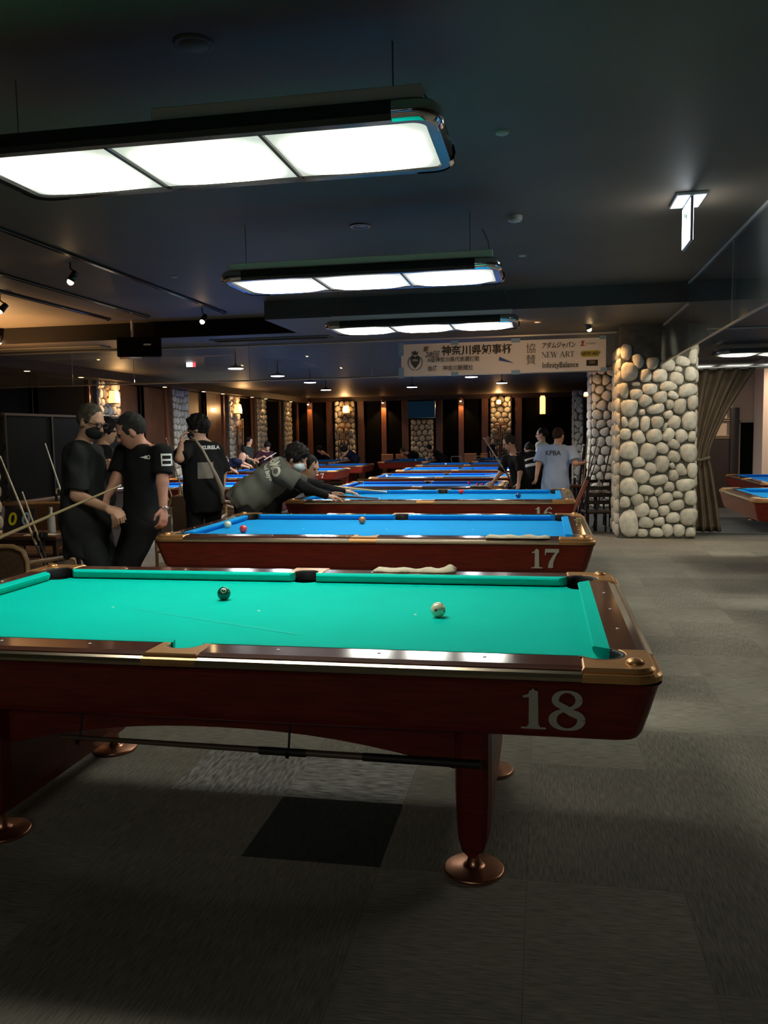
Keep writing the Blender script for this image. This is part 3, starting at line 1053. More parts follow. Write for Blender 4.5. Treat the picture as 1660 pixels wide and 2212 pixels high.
m_diff = diffuser_mat('opal_diffuser', LAMP)
def panel_mesh(hx, hy, sag):
    mb = MB()
    nx, ny = 12, 8
    vs, fs = [], []
    for j in range(ny + 1):
        for i in range(nx + 1):
            u, v = -1 + 2 * i / nx, -1 + 2 * j / ny
            vs.append((u * hx, v * hy, -sag * (1 - u ** 4) * (1 - v ** 4)))
    for j in range(ny):
        for i in range(nx):
            a = j * (nx + 1) + i
            fs.append((a, a + nx + 1, a + nx + 2, a + 1))
    mb.add(vs, fs, True)
    return mb.mesh('diffuser', m_diff)
LMX, LMY = 1.0, .315
def ring_mesh(ho, hi, ro, ri, z0, z1, nseg=6):
    mb = MB()
    o = rrect(ho[0], ho[1], ro, nseg); i_ = rrect(hi[0], hi[1], ri, nseg)
    n = len(o)
    o2 = rrect(ho[0] + .012, ho[1] + .012, ro + .012, nseg)
    rings = [[(*p, z0) for p in i_], [(*p, z0) for p in o], [(*p, z0 + .02) for p in o2], [(*p, z1 - .02) for p in o2], [(*p, z1) for p in o], [(*p, z1) for p in i_]]
    vs = [p for r in rings for p in r]
    fs = []
    for a in range(6):
        b = (a + 1) % 6
        for k in range(n):
            l = (k + 1) % n
            fs.append((a * n + k, b * n + k, b * n + l, a * n + l))
    mb.add(vs, fs)
    return mb
LPAN = panel_mesh(.312, .288, .035)
def table_lamp(label, x, y, z, zc, wires=True, group=None, half=False):
    t = thing('table_lamp', label, 'lamp', (x, y, z), 0, group)
    ring_mesh((LMX, LMY + .01), (.958, .283), .09, .06, 0, .075).build('frame', m_lampblack, t)
    for sx in (-1, 1):
        for sy in (-1, 1):
            mb = MB()
            n = 10
            vs, fs = [], []
            pr = [(-.006, -.004), (.015, .008), (.022, .034), (.015, .064), (-.02, .082)]
            path = [(LMX - .09 - .10, LMY + .01, 0, 1)]
            pts = [((LMX - .16), LMY + .010, 0, 1)]
            for k in range(n + 1):
                q = PI / 2 * (1 - k / n)
                pts.append((LMX - .09 + .09 * math.cos(q), LMY + .01 - .09 + .09 * math.sin(q), math.cos(q), math.sin(q)))
            pts.append((LMX, LMY - .13, 1, 0))
            for (px, py, nx_, ny_) in pts:
                for (o, zz) in pr:
                    vs.append(((px + nx_ * o) * sx, (py + ny_ * o) * sy, zz))
            m5 = len(pr)
            for a in range(len(pts) - 1):
                for b in range(m5 - 1):
                    f = (a * m5 + b, a * m5 + b + 1, (a + 1) * m5 + b + 1, (a + 1) * m5 + b)
                    fs.append(f if sx * sy < 0 else f[::-1])
            mb.add(vs, fs, True)
            mb.build('chrome_corner', m_chrome, t)
    for k in (-1, 0, 1):
        ob('diffuser', LPAN, t, (k * .639, 0, .012))
    for k in (-.3195, .3195):
        mb = MB(); mb.box((k, 0, .008), (.016, .58, .022), bev=.003)
        mb.build('divider', m_lampblack, t)
    mb = MB(); mb.box((0, 0, .062), (1.86, .56, .024), bev=.008)
    mb.build('housing', m_lampblack, t)
    for sy in (-1, 1):
        mb = MB(); mb.box((.42 if half else .01, sy * .285, .102), (1.06 if half else 1.90, .05, .052), bev=.004)
        mb.build('channel', m_chan, t)
    if wires:
        for sx in (-.96, .77):
            mb = MB(); mb.tube([(sx, .12, .11), (sx, .12, zc - z)], .003, 6)
            mb.build('suspension_wire', mat('dark_wire', (.12, .12, .12), .5), t)
        mb = MB(); mb.tube([(.86, .2, .12), (.90, .3, .22), (.88, .5, .36), (.82, .7, zc - z)], .005, 6)
        mb.build('power_cord', mat('grey_cord', (.25, .25, .25), .5), t)
    return t
table_lamp('large bright three-panel lamp over green table 18', -.265, .30, 2.625, 3.1, half=True)
table_lamp('three-panel lamp hanging over table 17', -.18, 3.06, 2.60, 3.1)
table_lamp('farthest three-panel lamp, over table 16', -.15, 5.94, 2.60, 3.1)
table_lamp('three-panel lamp seen through glass above the curtain', 4.95, 11.9, 2.70, 2.88)
table_lamp('three-panel lamp over the right edge table', 4.5, 5.95, 2.60, 3.1)
table_lamp('added three-panel fill lamp right of the camera, out of sight', 4.5, 2.9, 2.60, 3.1)  # added unseen lamp, brightens the carpet from the right
table_lamp('added three-panel fill lamp behind the camera, out of sight', -.2, -6.0, 2.60, 3.1)  # added unseen lamp, brightens the near floor from behind
m_disc = mat('violet_white_disc', (.9, .9, 1), .4, emit=(.92, .90, 1.), estr=14.)
for k, (x, y, e) in enumerate(((-3.93, 10.35, 1), (-3.84, 12.34, 1), (-3.82, 14.54, 1), (-4.28, 17.66, 1), (-2.04, 17.4, 1), (-.32, 14.19, 1), (.18, 16.63, 1))):
    lb = ['first', 'second', 'third', 'fourth'][k] + ' small disc lamp of the left receding row' if k < 4 else ['small disc lamp above the middle of the far tables', 'small disc lamp hanging under the banner', 'small disc lamp right of the banner above the far right wall'][k - 4]
    t = thing('disc_lamp', lb, 'lamp', (x, y, 2.6), 0, 'disc lamps over the lower floor')
    mb = MB(); mb.lathe([(1e-6, -.0), (.125, 0.0), (.125, .006), (1e-6, .006)], 20)
    mb.build('light_disc', m_disc, t)
    mb = MB(); mb.lathe([(.130, .007), (.135, .02), (.06, .05), (.02, .06), (.02, .09)], 20)
    mb.build('shade', m_lampblack, t)
    mb = MB(); mb.tube([(0, 0, .09), (0, 0, .28)], .008, 6)
    mb.build('stem', m_lampblack, t)
    light('disc_light', 'AREA', (0, 0, -.02), 26 if k == 6 else 50 if k == 5 else 95, (.93, .95, 1.), .25, parent=t)

# ------------------------------------------------------------------ people: smooth implicit bodies meshed by surface nets
class SDF:
    def __init__(s):
        s.p = []
    def cap(s, a, b, ra, rb, k=.02, clip=None):
        s.p.append(('c', np.array(a, float), np.array(b, float), ra, rb, k, clip)); return s
    def ell(s, c, axes, rad, k=.03, clip=None):
        s.p.append(('e', np.array(c, float), np.array(axes, float), np.array(rad, float), 0, k, clip)); return s
    def bounds(s):
        lo, hi = [], []
        for q in s.p:
            if q[0] == 'c':
                r = max(q[3], q[4])
                lo.append(np.minimum(q[1], q[2]) - r); hi.append(np.maximum(q[1], q[2]) + r)
            else:
                r = q[3].max(); lo.append(q[1] - r); hi.append(q[1] + r)
        return np.min(lo, 0), np.max(hi, 0)
    @staticmethod
    def dist(q, P):
        if q[0] == 'c':
            a, b, ra, rb = q[1:5]
            ab = b - a
            t = np.clip(((P - a) @ ab) / max(ab @ ab, 1e-9), 0, 1)
            d = np.linalg.norm(P - a - t[..., None] * ab, axis=-1) - (ra + (rb - ra) * t)
        else:
            L = (P - q[1]) @ q[2].T
            k0 = np.linalg.norm(L / q[3], axis=-1)
            k1 = np.linalg.norm(L / q[3] ** 2, axis=-1)
            d = np.where(k1 > 1e-6, k0 * (k0 - 1) / np.maximum(k1, 1e-6), -q[3].min())
        if q[6]:
            for (pt, n) in q[6]:
                d = np.maximum(d, (P - np.array(pt)) @ np.array(n))
        return d
    def eval(s, P, centers=None, S=0):
        d = np.full(P.shape[:-1], 1., np.float64)
        for q in s.p:
            k = q[5]
            if centers is not None:
                if q[0] == 'c':
                    cc = (q[1] + q[2]) / 2; R = np.linalg.norm(q[2] - q[1]) / 2 + max(q[3], q[4])
                else:
                    cc = q[1]; R = q[3].max()
                mk = np.linalg.norm(centers - cc, axis=-1) < R + S + k + .02
                if not mk.any():
                    continue
                e = s.dist(q, P[mk]); o = d[mk]
                h = np.clip(.5 + .5 * (o - e) / k, 0, 1)
                d[mk] = o * (1 - h) + e * h - k * h * (1 - h)
            else:
                e = s.dist(q, P)
                h = np.clip(.5 + .5 * (d - e) / k, 0, 1)
                d = d * (1 - h) + e * h - k * h * (1 - h)
        return d
    def mesh(s, name, vox, material, wrinkle=0., wf=40.):
        lo, hi = s.bounds()
        B = 8
        S = vox * B
        lo = lo - S * .6
        nb = np.ceil((hi - lo + S * .6) / S).astype(int)
        g = np.stack(np.meshgrid(*[np.arange(n) for n in nb], indexing='ij'), -1).reshape(-1, 3)
        cen = lo + (g + .5) * S
        dc = s.eval(cen)
        near = np.abs(dc) < S * .95
        dims = nb * B + 1
        V = np.ones(dims, np.float32)
        for bi in g[(~near) & (dc < 0)]:
            a = bi * B
            V[a[0]:a[0] + B + 1, a[1]:a[1] + B + 1, a[2]:a[2] + B + 1] = -1
        gn = g[near]
        off = np.stack(np.meshgrid(*[np.arange(B + 1)] * 3, indexing='ij'), -1)
        P = lo + (gn[:, None, None, None, :] * B + off) * vox
        D = s.eval(P, centers=cen[near], S=S * .87)
        if wrinkle:
            x, y, z = P[..., 0], P[..., 1], P[..., 2]
            rnd = random.Random(len(name) + int(wf))
            acc = 0
            wx = x + .03 * np.sin(11 * z + 7 * y); wz = z + .03 * np.sin(9 * x - 6 * y); wy = y + .02 * np.sin(13 * z)
            for q in range(7):
                kx, ky, kz = [rnd.gauss(0, 1) for _ in range(3)]
                fq = wf * rnd.uniform(.5, 1.5) / math.sqrt(kx * kx + ky * ky + kz * kz)
                acc = acc + np.sin(fq * (kx * wx + ky * wy + kz * wz) + rnd.uniform(0, 6))
            D = D + wrinkle * acc / 2.2
        for bi, dd in zip(gn, D):
            a = bi * B
            V[a[0]:a[0] + B + 1, a[1]:a[1] + B + 1, a[2]:a[2] + B + 1] = dd
        return surface_net(V, lo, vox, name, material)
def surface_net(V, lo, vox, name, material):
    neg = V < 0
    nx, ny, nz = V.shape
    cnt = np.zeros((nx - 1, ny - 1, nz - 1), np.int8)
    for i in (0, 1):
        for j in (0, 1):
            for k in (0, 1):
                cnt += neg[i:nx - 1 + i, j:ny - 1 + j, k:nz - 1 + k]
    act = np.argwhere((cnt > 0) & (cnt < 8))
    idm = np.full(cnt.shape, -1, np.int32)
    idm[act[:, 0], act[:, 1], act[:, 2]] = np.arange(len(act))
    acc = np.zeros((len(act), 3)); num = np.zeros(len(act))
    cr = [(i, j, k) for i in (0, 1) for j in (0, 1) for k in (0, 1)]
    for a in cr:
        for ax in range(3):
            if a[ax]: continue
            b = list(a); b[ax] = 1
            va = V[act[:, 0] + a[0], act[:, 1] + a[1], act[:, 2] + a[2]]
            vb = V[act[:, 0] + b[0], act[:, 1] + b[1], act[:, 2] + b[2]]
            m = (va < 0) != (vb < 0)
            t = np.where(m, va / np.where(m, va - vb, 1), 0)
            p = np.tile(np.array(a, float), (len(act), 1)); p[:, ax] += t
            acc[m] += p[m]; num[m] += 1
    co = lo + (act + acc / np.maximum(num, 1)[:, None]) * vox
    quads = []
    for ax in range(3):
        u, v = (ax + 1) % 3, (ax + 2) % 3
        s0 = [slice(None)] * 3; s1 = [slice(None)] * 3
        s0[ax] = slice(0, -1); s1[ax] = slice(1, None)
        A, Bn = neg[tuple(s0)], neg[tuple(s1)]
        e = np.argwhere(A != Bn)
        e = e[(e[:, u] > 0) & (e[:, v] > 0) & (e[:, u] < V.shape[u] - 1) & (e[:, v] < V.shape[v] - 1)]
        if not len(e): continue
        def cid(du, dv):
            c = e.copy(); c[:, u] -= du; c[:, v] -= dv
            return idm[c[:, 0], c[:, 1], c[:, 2]]
        q = np.stack([cid(1, 1), cid(0, 1), cid(0, 0), cid(1, 0)], 1)
        inside = A[e[:, 0], e[:, 1], e[:, 2]]
        q[~inside] = q[~inside][:, ::-1]
        quads.append(q)
    Q = np.concatenate(quads)
    Q = Q[(Q >= 0).all(1)]
    me = bpy.data.meshes.new(name)
    me.vertices.add(len(co)); me.vertices.foreach_set('co', co.astype(np.float32).ravel())
    me.loops.add(len(Q) * 4); me.loops.foreach_set('vertex_index', Q.astype(np.int32).ravel())
    me.polygons.add(len(Q))
    me.polygons.foreach_set('loop_start', np.arange(0, len(Q) * 4, 4, dtype=np.int32))
    me.polygons.foreach_set('loop_total', np.full(len(Q), 4, np.int32))
    me.polygons.foreach_set('use_smooth', np.ones(len(Q), bool))
    me.materials.append(material)
    me.update(calc_edges=True)
    return me

def nv(v):
    v = np.array(v, float)
    return v / (np.linalg.norm(v) + 1e-12)
def ik(a, b, l1, l2, hint):
    a, b = np.array(a, float), np.array(b, float)
    d = b - a
    L = np.linalg.norm(d)
    if L > (l1 + l2) * .999:
        b = a + d / L * (l1 + l2) * .999; d = b - a; L = np.linalg.norm(d)
    u = d / L
    x = (l1 * l1 - l2 * l2 + L * L) / (2 * L)
    h = math.sqrt(max(0, l1 * l1 - x * x))
    n = np.array(hint, float); n = n - u * (n @ u); n = nv(n)
    return a + u * x + n * h, b
m_skin = mat('skin', (.55, .31, .20), .55, noise=.08, nscale=20)
m_skin_red = mat('skin_flushed', (.52, .25, .17), .55, noise=.1, nscale=20)
m_hair = mat('black_hair', (.010, .008, .007), .65, noise=.4, nscale=40, bump=.25, bscale=200, spec=.2)
m_hairg = mat('greying_hair', (.075, .062, .046), .7, noise=.5, nscale=40, bump=.25, bscale=200, spec=.2)
m_eye = mat('dark_eye', (.015, .012, .01), .2)
m_lip = mat('lips', (.30, .12, .09), .5)
m_shoe = mat('black_shoe', (.012, .012, .012), .4)
def person(label, base_z, pelvis, neck, head, face, rv, H=1.72, arms=None, feet=None, shirt=None, sleeve=.7, hem=.10, loose=.016,
           trousers=None, hair=None, hairstyle='short', vox=.010, mask=None, undersleeve=None, skin=None, detail=True, wr=.003, curl=.7, group=None, hip_rv=None, bald=False):
    skin = skin or m_skin
    s = H / 1.72
    C, N, Hd = np.array(pelvis, float), np.array(neck, float), np.array(head, float)
    S = nv(N - C)
    R = np.array(rv, float); R = nv(R - S * (R @ S))
    F = np.cross(S, R)
    f = nv(face)
    hu = nv(Hd - N)
    hu = nv(hu - f * (hu @ f) + np.array((0, 0, .6)) - f * f[2] * .6)
    hu = nv(hu - f * (hu @ f))
    hr = np.cross(f, hu)
    hR = nv(np.array(hip_rv, float)) if hip_rv is not None else nv(np.array((R[0], R[1], 0)))
    root = thing('person', label, 'person', (C[0], C[1], base_z), 0, group)
    org = np.array((C[0], C[1], base_z))
    loc = lambda v: np.array(v, float) - org
    C, N, Hd = loc(C), loc(N), loc(Hd)
    arms = arms or {}
    feet = feet or {}
    axT = np.array([R, F, S])
    axH = np.array([hr, f, hu])
    L = np.linalg.norm(N - C)
    b = SDF()
    tors = [(C + (N - C) * .70 + F * .008 * s, (.165 * s, .112 * s, .18 * s)), (C + (N - C) * .36, (.142 * s, .103 * s, .17 * s)), (C, (.160 * s, .118 * s, .125 * s))]
    for c, r in tors:
        b.ell(c, axT, r, .05)
    shl = {}
    arm = {}
    for nm, sg in (('r', 1), ('l', -1)):
        sh = loc(arms[nm + 's']) if nm + 's' in arms else N - S * .045 * s + R * sg * .185 * s
        shl[nm] = sh
        hand = loc(arms[nm + 'h']) if nm + 'h' in arms else sh + np.array((0, 0, -.53 * s)) + F * .06 * s + R * sg * .05 * s
        hint = arms.get(nm + 'hint', -F + R * sg * .4 - np.array((0, 0, .3)))
        if nm + 'e' in arms:
            el = loc(arms[nm + 'e'])
        else:
            el, hand = ik(sh, hand, .29 * s, .255 * s, hint)
        arm[nm] = (sh, el, hand)
        b.cap(N - S * .03 * s, sh, .060 * s, .055 * s, .04)
        b.cap(sh, el, .050 * s, .041 * s, .02)
        b.cap(el, hand, .041 * s, .027 * s, .02)
        hd = nv(arms[nm + 'd']) if nm + 'd' in arms else nv(hand - el)
        pn = nv(arms[nm + 'n']) if nm + 'n' in arms else nv(np.cross(hd, F) * sg + F * .2)
        pn = nv(pn - hd * (pn @ hd))
        wd = np.cross(hd, pn)
        if arms.get(nm + 't', 1) * (wd @ F) < 0: wd = -wd
        kk = .006
        b.ell(hand + hd * .045 * s, np.array([hd, wd, pn]), (.052 * s, .042 * s, .017 * s), .012)
        if detail:
            cu = arms.get(nm + 'c', curl)
            for (o, ln) in ((-.031, .060), (-.0105, .070), (.0105, .075), (.031, .066)):
                p0 = hand + hd * .078 * s + wd * o * s
                d1 = nv(hd * math.cos(cu * .6) + pn * math.sin(cu * .6)); p1 = p0 + d1 * ln * .55 * s
                d2 = nv(hd * math.cos(cu * 1.7) + pn * math.sin(cu * 1.7)); p2 = p1 + d2 * ln * .6 * s
                b.cap(p0, p1, .0098 * s, .009 * s, kk); b.cap(p1, p2, .009 * s, .0075 * s, kk)
            p0 = hand + hd * .025 * s + wd * .034 * s
            p1 = p0 + nv(hd * .7 + wd * .6 + pn * .35) * .042 * s
            p2 = p1 + nv(hd * .95 + wd * .1 + pn * .45) * .034 * s
            b.cap(p0, p1, .013 * s, .011 * s, .010); b.cap(p1, p2, .0105 * s, .0085 * s, kk)
        else:
            b.cap(hand + hd * .06 * s, hand + nv(hd + pn * .6) * .13 * s, .028 * s, .018 * s, .02)
    # neck and head
    b.cap(N - S * .03 * s, Hd - hu * .055 * s - f * .015 * s, .056 * s, .050 * s, .03)
    b.ell(Hd + hu * .022 * s - f * .012 * s, axH, (.074 * s, .094 * s, .098 * s), .02)
    b.ell(Hd - hu * .045 * s + f * .020 * s, axH, (.058 * s, .066 * s, .068 * s), .03)
    b.ell(Hd - hu * .088 * s + f * .048 * s, axH, (.026 * s, .026 * s, .020 * s), .025)
    if detail:
        b.cap(Hd + f * .084 * s + hu * .012 * s, Hd + f * .103 * s - hu * .026 * s, .009 * s, .014 * s, .012)
        b.ell(Hd + f * .074 * s + hu * .028 * s, axH, (.048 * s, .014 * s, .012 * s), .015)
        b.ell(Hd + f * .080 * s - hu * .058 * s, axH, (.022 * s, .010 * s, .009 * s), .012)
        for sg in (1, -1):
            b.ell(Hd + hr * sg * .077 * s - f * .010 * s - hu * .005 * s, np.array([nv(hr * sg - f * .35), nv(f + hr * sg * .35), hu]), (.009 * s, .020 * s, .033 * s), .008)
    # legs
    leg = {}
    for nm, sg in (('r', 1), ('l', -1)):
        hp = C + hR * sg * .085 * s - np.array((0, 0, .02))
        Ff = np.cross((0, 0, 1), hR)
        ft = loc(feet[nm + 'f']) if nm + 'f' in feet else np.array((C[0], C[1], 0)) + hR * sg * .11 * s
        ank = ft + np.array((0, 0, .085 * s))
        kn, ank = ik(hp, ank, .425 * s, .415 * s, feet.get('hint', Ff))
        leg[nm] = (hp, kn, ank, Ff)
        b.cap(hp, kn, .082 * s, .055 * s, .04); b.cap(kn, ank, .055 * s, .038 * s, .02)
        b.cap(ank, ank + Ff * .14 * s - np.array((0, 0, .05 * s)), .038 * s, .028 * s, .02)
    ob('body', b.mesh('body', vox, skin), root)
    # shirt
    if shirt:
        g = SDF()
        lo_ = loose * s
        nk = (N + S * .012 * s, S)
        hm = (C - S * hem * s, -S)
        for i, (c, r) in enumerate(tors):
            rr = np.array(r) + lo_ + (.008 if i else 0)
            if i == 2: rr[2] += max(0, hem - .06) * s
            g.ell(c, axT, rr, .06, [nk, hm])
        if hem > .12:
            g.cap(C, C - S * hem * s, .14 * s, .13 * s, .08, [hm])
        for nm in 'rl':
            sh, el, hd_ = arm[nm]
            g.cap(N - S * .035 * s, sh, .068 * s, .064 * s, .05, [nk])
            if sleeve <= 1:
                e = sh + (el - sh) * sleeve
                g.cap(sh, sh + (el - sh) * (sleeve + .15), .061 * s + lo_ * .3, .060 * s + lo_ * .75, .04, [(e, nv(el - sh))])
            else:
                g.cap(sh, el, .060 * s, .052 * s, .04)
                e = el + (hd_ - el) * (sleeve - 1)
                g.cap(el, e + (hd_ - el) * .1, .052 * s, .040 * s, .03, [(e, nv(hd_ - el))])
        ob('shirt', g.mesh('shirt', vox, shirt, wr), root)
        cg = SDF()
        cg.cap(N - S * .005 * s - F * .005, N + S * .028 * s + F * .008, .064 * s, .060 * s, .01, [(N + S * .028 * s, S), (N - S * .02, -S)])
        ob('collar', cg.mesh('collar', vox * .8, shirt), root)
    if undersleeve:
        g = SDF()
        for nm in 'rl':
            sh, el, hd_ = arm[nm]
            g.cap(sh + (el - sh) * .4, el, .054 * s, .046 * s, .03)
            g.cap(el, hd_, .046 * s, .034 * s, .03, [(hd_ - nv(hd_ - el) * .015, nv(hd_ - el))])
        ob('arm_sleeve', g.mesh('arm_sleeve', vox, undersleeve, .001), root)
    if trousers:
        g = SDF()
        bl = (C + S * .07 * s, S)
        g.ell(C, axT, np.array(tors[2][1]) + .012 * s, .05, [bl])
        for nm in 'rl':
            hp, kn, ank, Ff = leg[nm]
            g.cap(hp, kn, .100 * s, .075 * s, .05); g.cap(kn, ank, .074 * s, .064 * s, .03, [(ank - nv(ank - kn) * .01, nv(ank - kn))])
        ob('trousers', g.mesh('trousers', max(vox, .011), trousers, .003, 30), root)
        for nm in 'rl':
            hp, kn, ank, Ff = leg[nm]
            g = SDF()
            z = ank[2]
            a0 = np.array((ank[0], ank[1], .045)) - Ff * .05 * s
            g.cap(a0, a0 + Ff * .20 * s, .045, .040, .02, [((0, 0, .003), (0, 0, -1))]); g.cap(a0 + Ff * .04, ank, .045, .045, .02)
            ob('shoe', g.mesh('shoe', .012, m_shoe), root)
    # hair
    hm_ = hair or m_hair
    if not bald:
        g = SDF()
        nape = [(Hd - hu * .050 * s, nv(-hu + f * .25))]
        if hairstyle == 'full':
            g.ell(Hd + hu * .038 * s - f * .024 * s, axH, (.090 * s, .106 * s, .108 * s), .02, nape)
            g.ell(Hd + hu * .082 * s + f * .030 * s, axH, (.070 * s, .062 * s, .046 * s), .03)
            for sg in (1, -1):
                g.ell(Hd + hu * .035 * s + f * .020 * s + hr * sg * .070 * s, axH, (.016 * s, .030 * s, .045 * s), .02)
        elif hairstyle == 'crop':
            g.ell(Hd + hu * .030 * s - f * .034 * s, axH, (.076 * s, .089 * s, .099 * s), .02, nape)
        else:
            g.ell(Hd + hu * .034 * s - f * .026 * s, axH, (.079 * s, .097 * s, .101 * s), .02, nape)
            for sg in (1, -1):
                g.ell(Hd + hu * .030 * s + f * .018 * s + hr * sg * .066 * s, axH, (.010 * s, .018 * s, .034 * s), .015)
        if hairstyle == 'tail':
            g.ell(Hd - f * .105 * s + hu * .01 * s, axH, (.035 * s, .035 * s, .05 * s), .03)
        ob('hair', g.mesh('hair', max(.0055, vox * .6), hm_, .0045 if hairstyle == 'full' else .002, 130), root)
    if detail:
        for sg in (1, -1):
            e = Hd + f * .079 * s + hr * sg * .031 * s + hu * .010 * s
            mb = MB(); mb.sphere(e, .0105 * s, 10, 6)
            mb.build('eye', m_eye, root)
        if not mask:
            p = Hd + f * .090 * s - hu * .058 * s
            mb = MB(); mb.tube([p - hr * .022 * s - f * .008, p, p + hr * .022 * s - f * .008], [.002, .0045, .002], 6)
            mb.build('mouth', m_lip, root)
    if mask:
        g = SDF()
        cl = [(Hd + f * .018 * s, -f)]
        g.ell(Hd - hu * .050 * s + f * .040 * s, axH, (.064 * s, .070 * s, .056 * s), .02, cl)
        o = ob('face_mask', g.mesh('face_mask', .006, mask), root)
        for sg in (1, -1):
            mb = MB()
            a = Hd + hr * sg * .064 * s + f * .020 * s
            e = Hd + hr * sg * .082 * s - f * .012 * s
            mb.tube([a - hu * .03 * s, e - hu * .03 * s, e + hu * .012 * s, a - hu * .010 * s], .0022, 5)
            mb.build('ear_loop', mask, o)
    bpy.context.view_layer.update()
    return dict(root=root, org=org, C=C, N=N, Hd=Hd, f=f, hu=hu, hr=hr, S=S, R=R, F=F, arm=arm, leg=leg, s=s)
def decal(pp, onto, me, origin, xdir, ydir, name, m=None, lift=.004, cut=.35):
    """wraps a flat mesh (xy plane) onto a garment: every vertex is dropped onto the cloth"""
    tgt = [c for c in pp['root'].children if c.name.split('.')[0] == onto][0].data
    bm = bmesh.new(); bm.from_mesh(tgt)
    bv = BVHTree.FromBMesh(bm); bm.free()
    d = bmesh.new(); d.from_mesh(me)
    bmesh.ops.triangulate(d, faces=d.faces[:])
    for _ in range(2):
        es = [e for e in d.edges if e.calc_length() > .02]
        if es: bmesh.ops.subdivide_edges(d, edges=es, cuts=1)
    x, y = Vector(nv(xdir)), Vector(nv(ydir)); n = x.cross(y).normalized()
    o = Vector(origin) - Vector(pp['org'])
    miss = []
    for v in d.verts:
        p = o + x * v.co.x + y * v.co.y + n * cut
        h = bv.ray_cast(p, -n, 1.5)
        if h[0] is None or h[3] > cut + .22:
            miss.append(v)
        else:
            v.co = h[0] + n * lift
    if miss: bmesh.ops.delete(d, geom=miss, context='VERTS')
    nm = bpy.data.meshes.new(name)
    d.to_mesh(nm); d.free()
    for q in (me.materials if m is None else [m]): nm.materials.append(q)
    par = [c for c in pp['root'].children if c.name.split('.')[0] == onto][0]
    return ob(name, nm, par)
def rect_mesh(w_, h_, m, nx=6, ny=4):
    mb = MB(); vs, fs = [], []
    for j in range(ny + 1):
        for i in range(nx + 1):
            vs.append((-w_ / 2 + w_ * i / nx, -h_ / 2 + h_ * j / ny, 0))
    for j in range(ny):
        for i in range(nx):
            a = j * (nx + 1) + i
            fs.append((a, a + 1, a + nx + 2, a + nx + 1))
    mb.add(vs, fs)
    return mb.mesh('patch', m)
def fabric(name, c, n=.15):
    return mat(name, c, .85, noise=n, nscale=5, bump=.1, bscale=300, spec=.15)
f_char = fabric('charcoal_cotton', (.022, .025, .024))
f_black = fabric('black_polo', (.010, .010, .011))
f_tr = fabric('black_trousers', (.011, .011, .012))
f_trg = fabric('dark_grey_trousers', (.020, .024, .025))
f_grey = fabric('grey_tshirt', (.115, .118, .098), .1)
f_blue = fabric('light_blue_shirt', (.30, .42, .66), .06)
f_navy = fabric('navy_shirt', (.010, .013, .035))
f_white = fabric('white_shirt', (.60, .64, .58))
f_plum = fabric('plum_shirt', (.030, .010, .016))
f_dgrn = fabric('dark_grey_green_shirt', (.025, .03, .027))
m_maskb = mat('black_mask', (.012, .012, .012), .8)
m_maskw = mat('pale_blue_mask', (.62, .70, .72), .8)
m_white_print = mat('white_print', (.75, .75, .72), .7)
m_beige_print = mat('cream_print', (.55, .54, .44), .7)
m_dark_print = mat('navy_print', (.02, .02, .04), .7)

# grey-haired man with glasses and mask, beside the big cue
P1 = person('grey-haired man in black shirt, glasses and black mask swinging his arm', 0, (-2.097, 2.311, 0.888), (-2.124, 2.358, 1.436), (-2.035, 2.349, 1.595), (.92, -.22, -.32), (.15, -1, 0), H=1.76,
            arms=dict(rs=(-2.053, 2.181, 1.364), re=(-2.037, 2.117, 1.095), rh=(-1.799, 2.093, 1.008), rd=(.85, -.1, -.35), rn=(0, .4, -1), lh=(-2.072, 2.554, 0.925)),
            shirt=f_char, sleeve=.88, hem=.22, loose=.030, trousers=f_trg, hair=m_hairg, hairstyle='short', mask=m_maskb, vox=.0085, wr=.006)
# spectacles
g1 = P1
gl = MB()
for sg in (1, -1):
    c = g1['Hd'] + g1['f'] * .104 + g1['hr'] * sg * .034 + g1['hu'] * .010
    loop = [c + g1['hr'] * .027 * math.cos(q) + g1['hu'] * .018 * math.sin(q) for q in np.linspace(0, 2 * PI, 16, endpoint=False)]
    gl.tube(loop, .0035, 6, closed=True)
    gl.tube([c + g1['hr'] * sg * .027 + g1['hu'] * .008, g1['Hd'] + g1['hr'] * sg * .078 + g1['f'] * .085 + g1['hu'] * .012, g1['Hd'] + g1['hr'] * sg * .084 - g1['f'] * .01 + g1['hu'] * .014], .0035, 6)
gl.tube([g1['Hd'] + g1['f'] * .106 + g1['hr'] * sg * .007 + g1['hu'] * .014 for sg in (1, -1)], .003, 6)
gl.build('spectacles', m_lampblack, g1['root'])
# bun of tied hair behind the head
# man in the black polo, head bowed
P2 = person('man in black polo shirt with bowed head facing left beside table 17', 0, (-1.729, 2.441, 0.876), (-1.693, 2.468, 1.408), (-1.761, 2.395, 1.529), (-.86, -.38, -.42), (-.62, .78, 0), H=1.74,
            arms=dict(ls=(-1.505, 2.347, 1.373), le=(-1.484, 2.291, 1.171), lh=(-1.459, 2.238, 0.995), rs=(-1.887, 2.540, 1.379), re=(-1.923, 2.453, 1.171), rh=(-1.945, 2.357, 1.070), ln=(-1, .3, 0)),
            shirt=f_black, sleeve=.72, hem=.06, loose=.020, trousers=f_tr, hair=fabric('short_dark_hair', (.03, .028, .027)), hairstyle='short', skin=m_skin_red, vox=.0085)
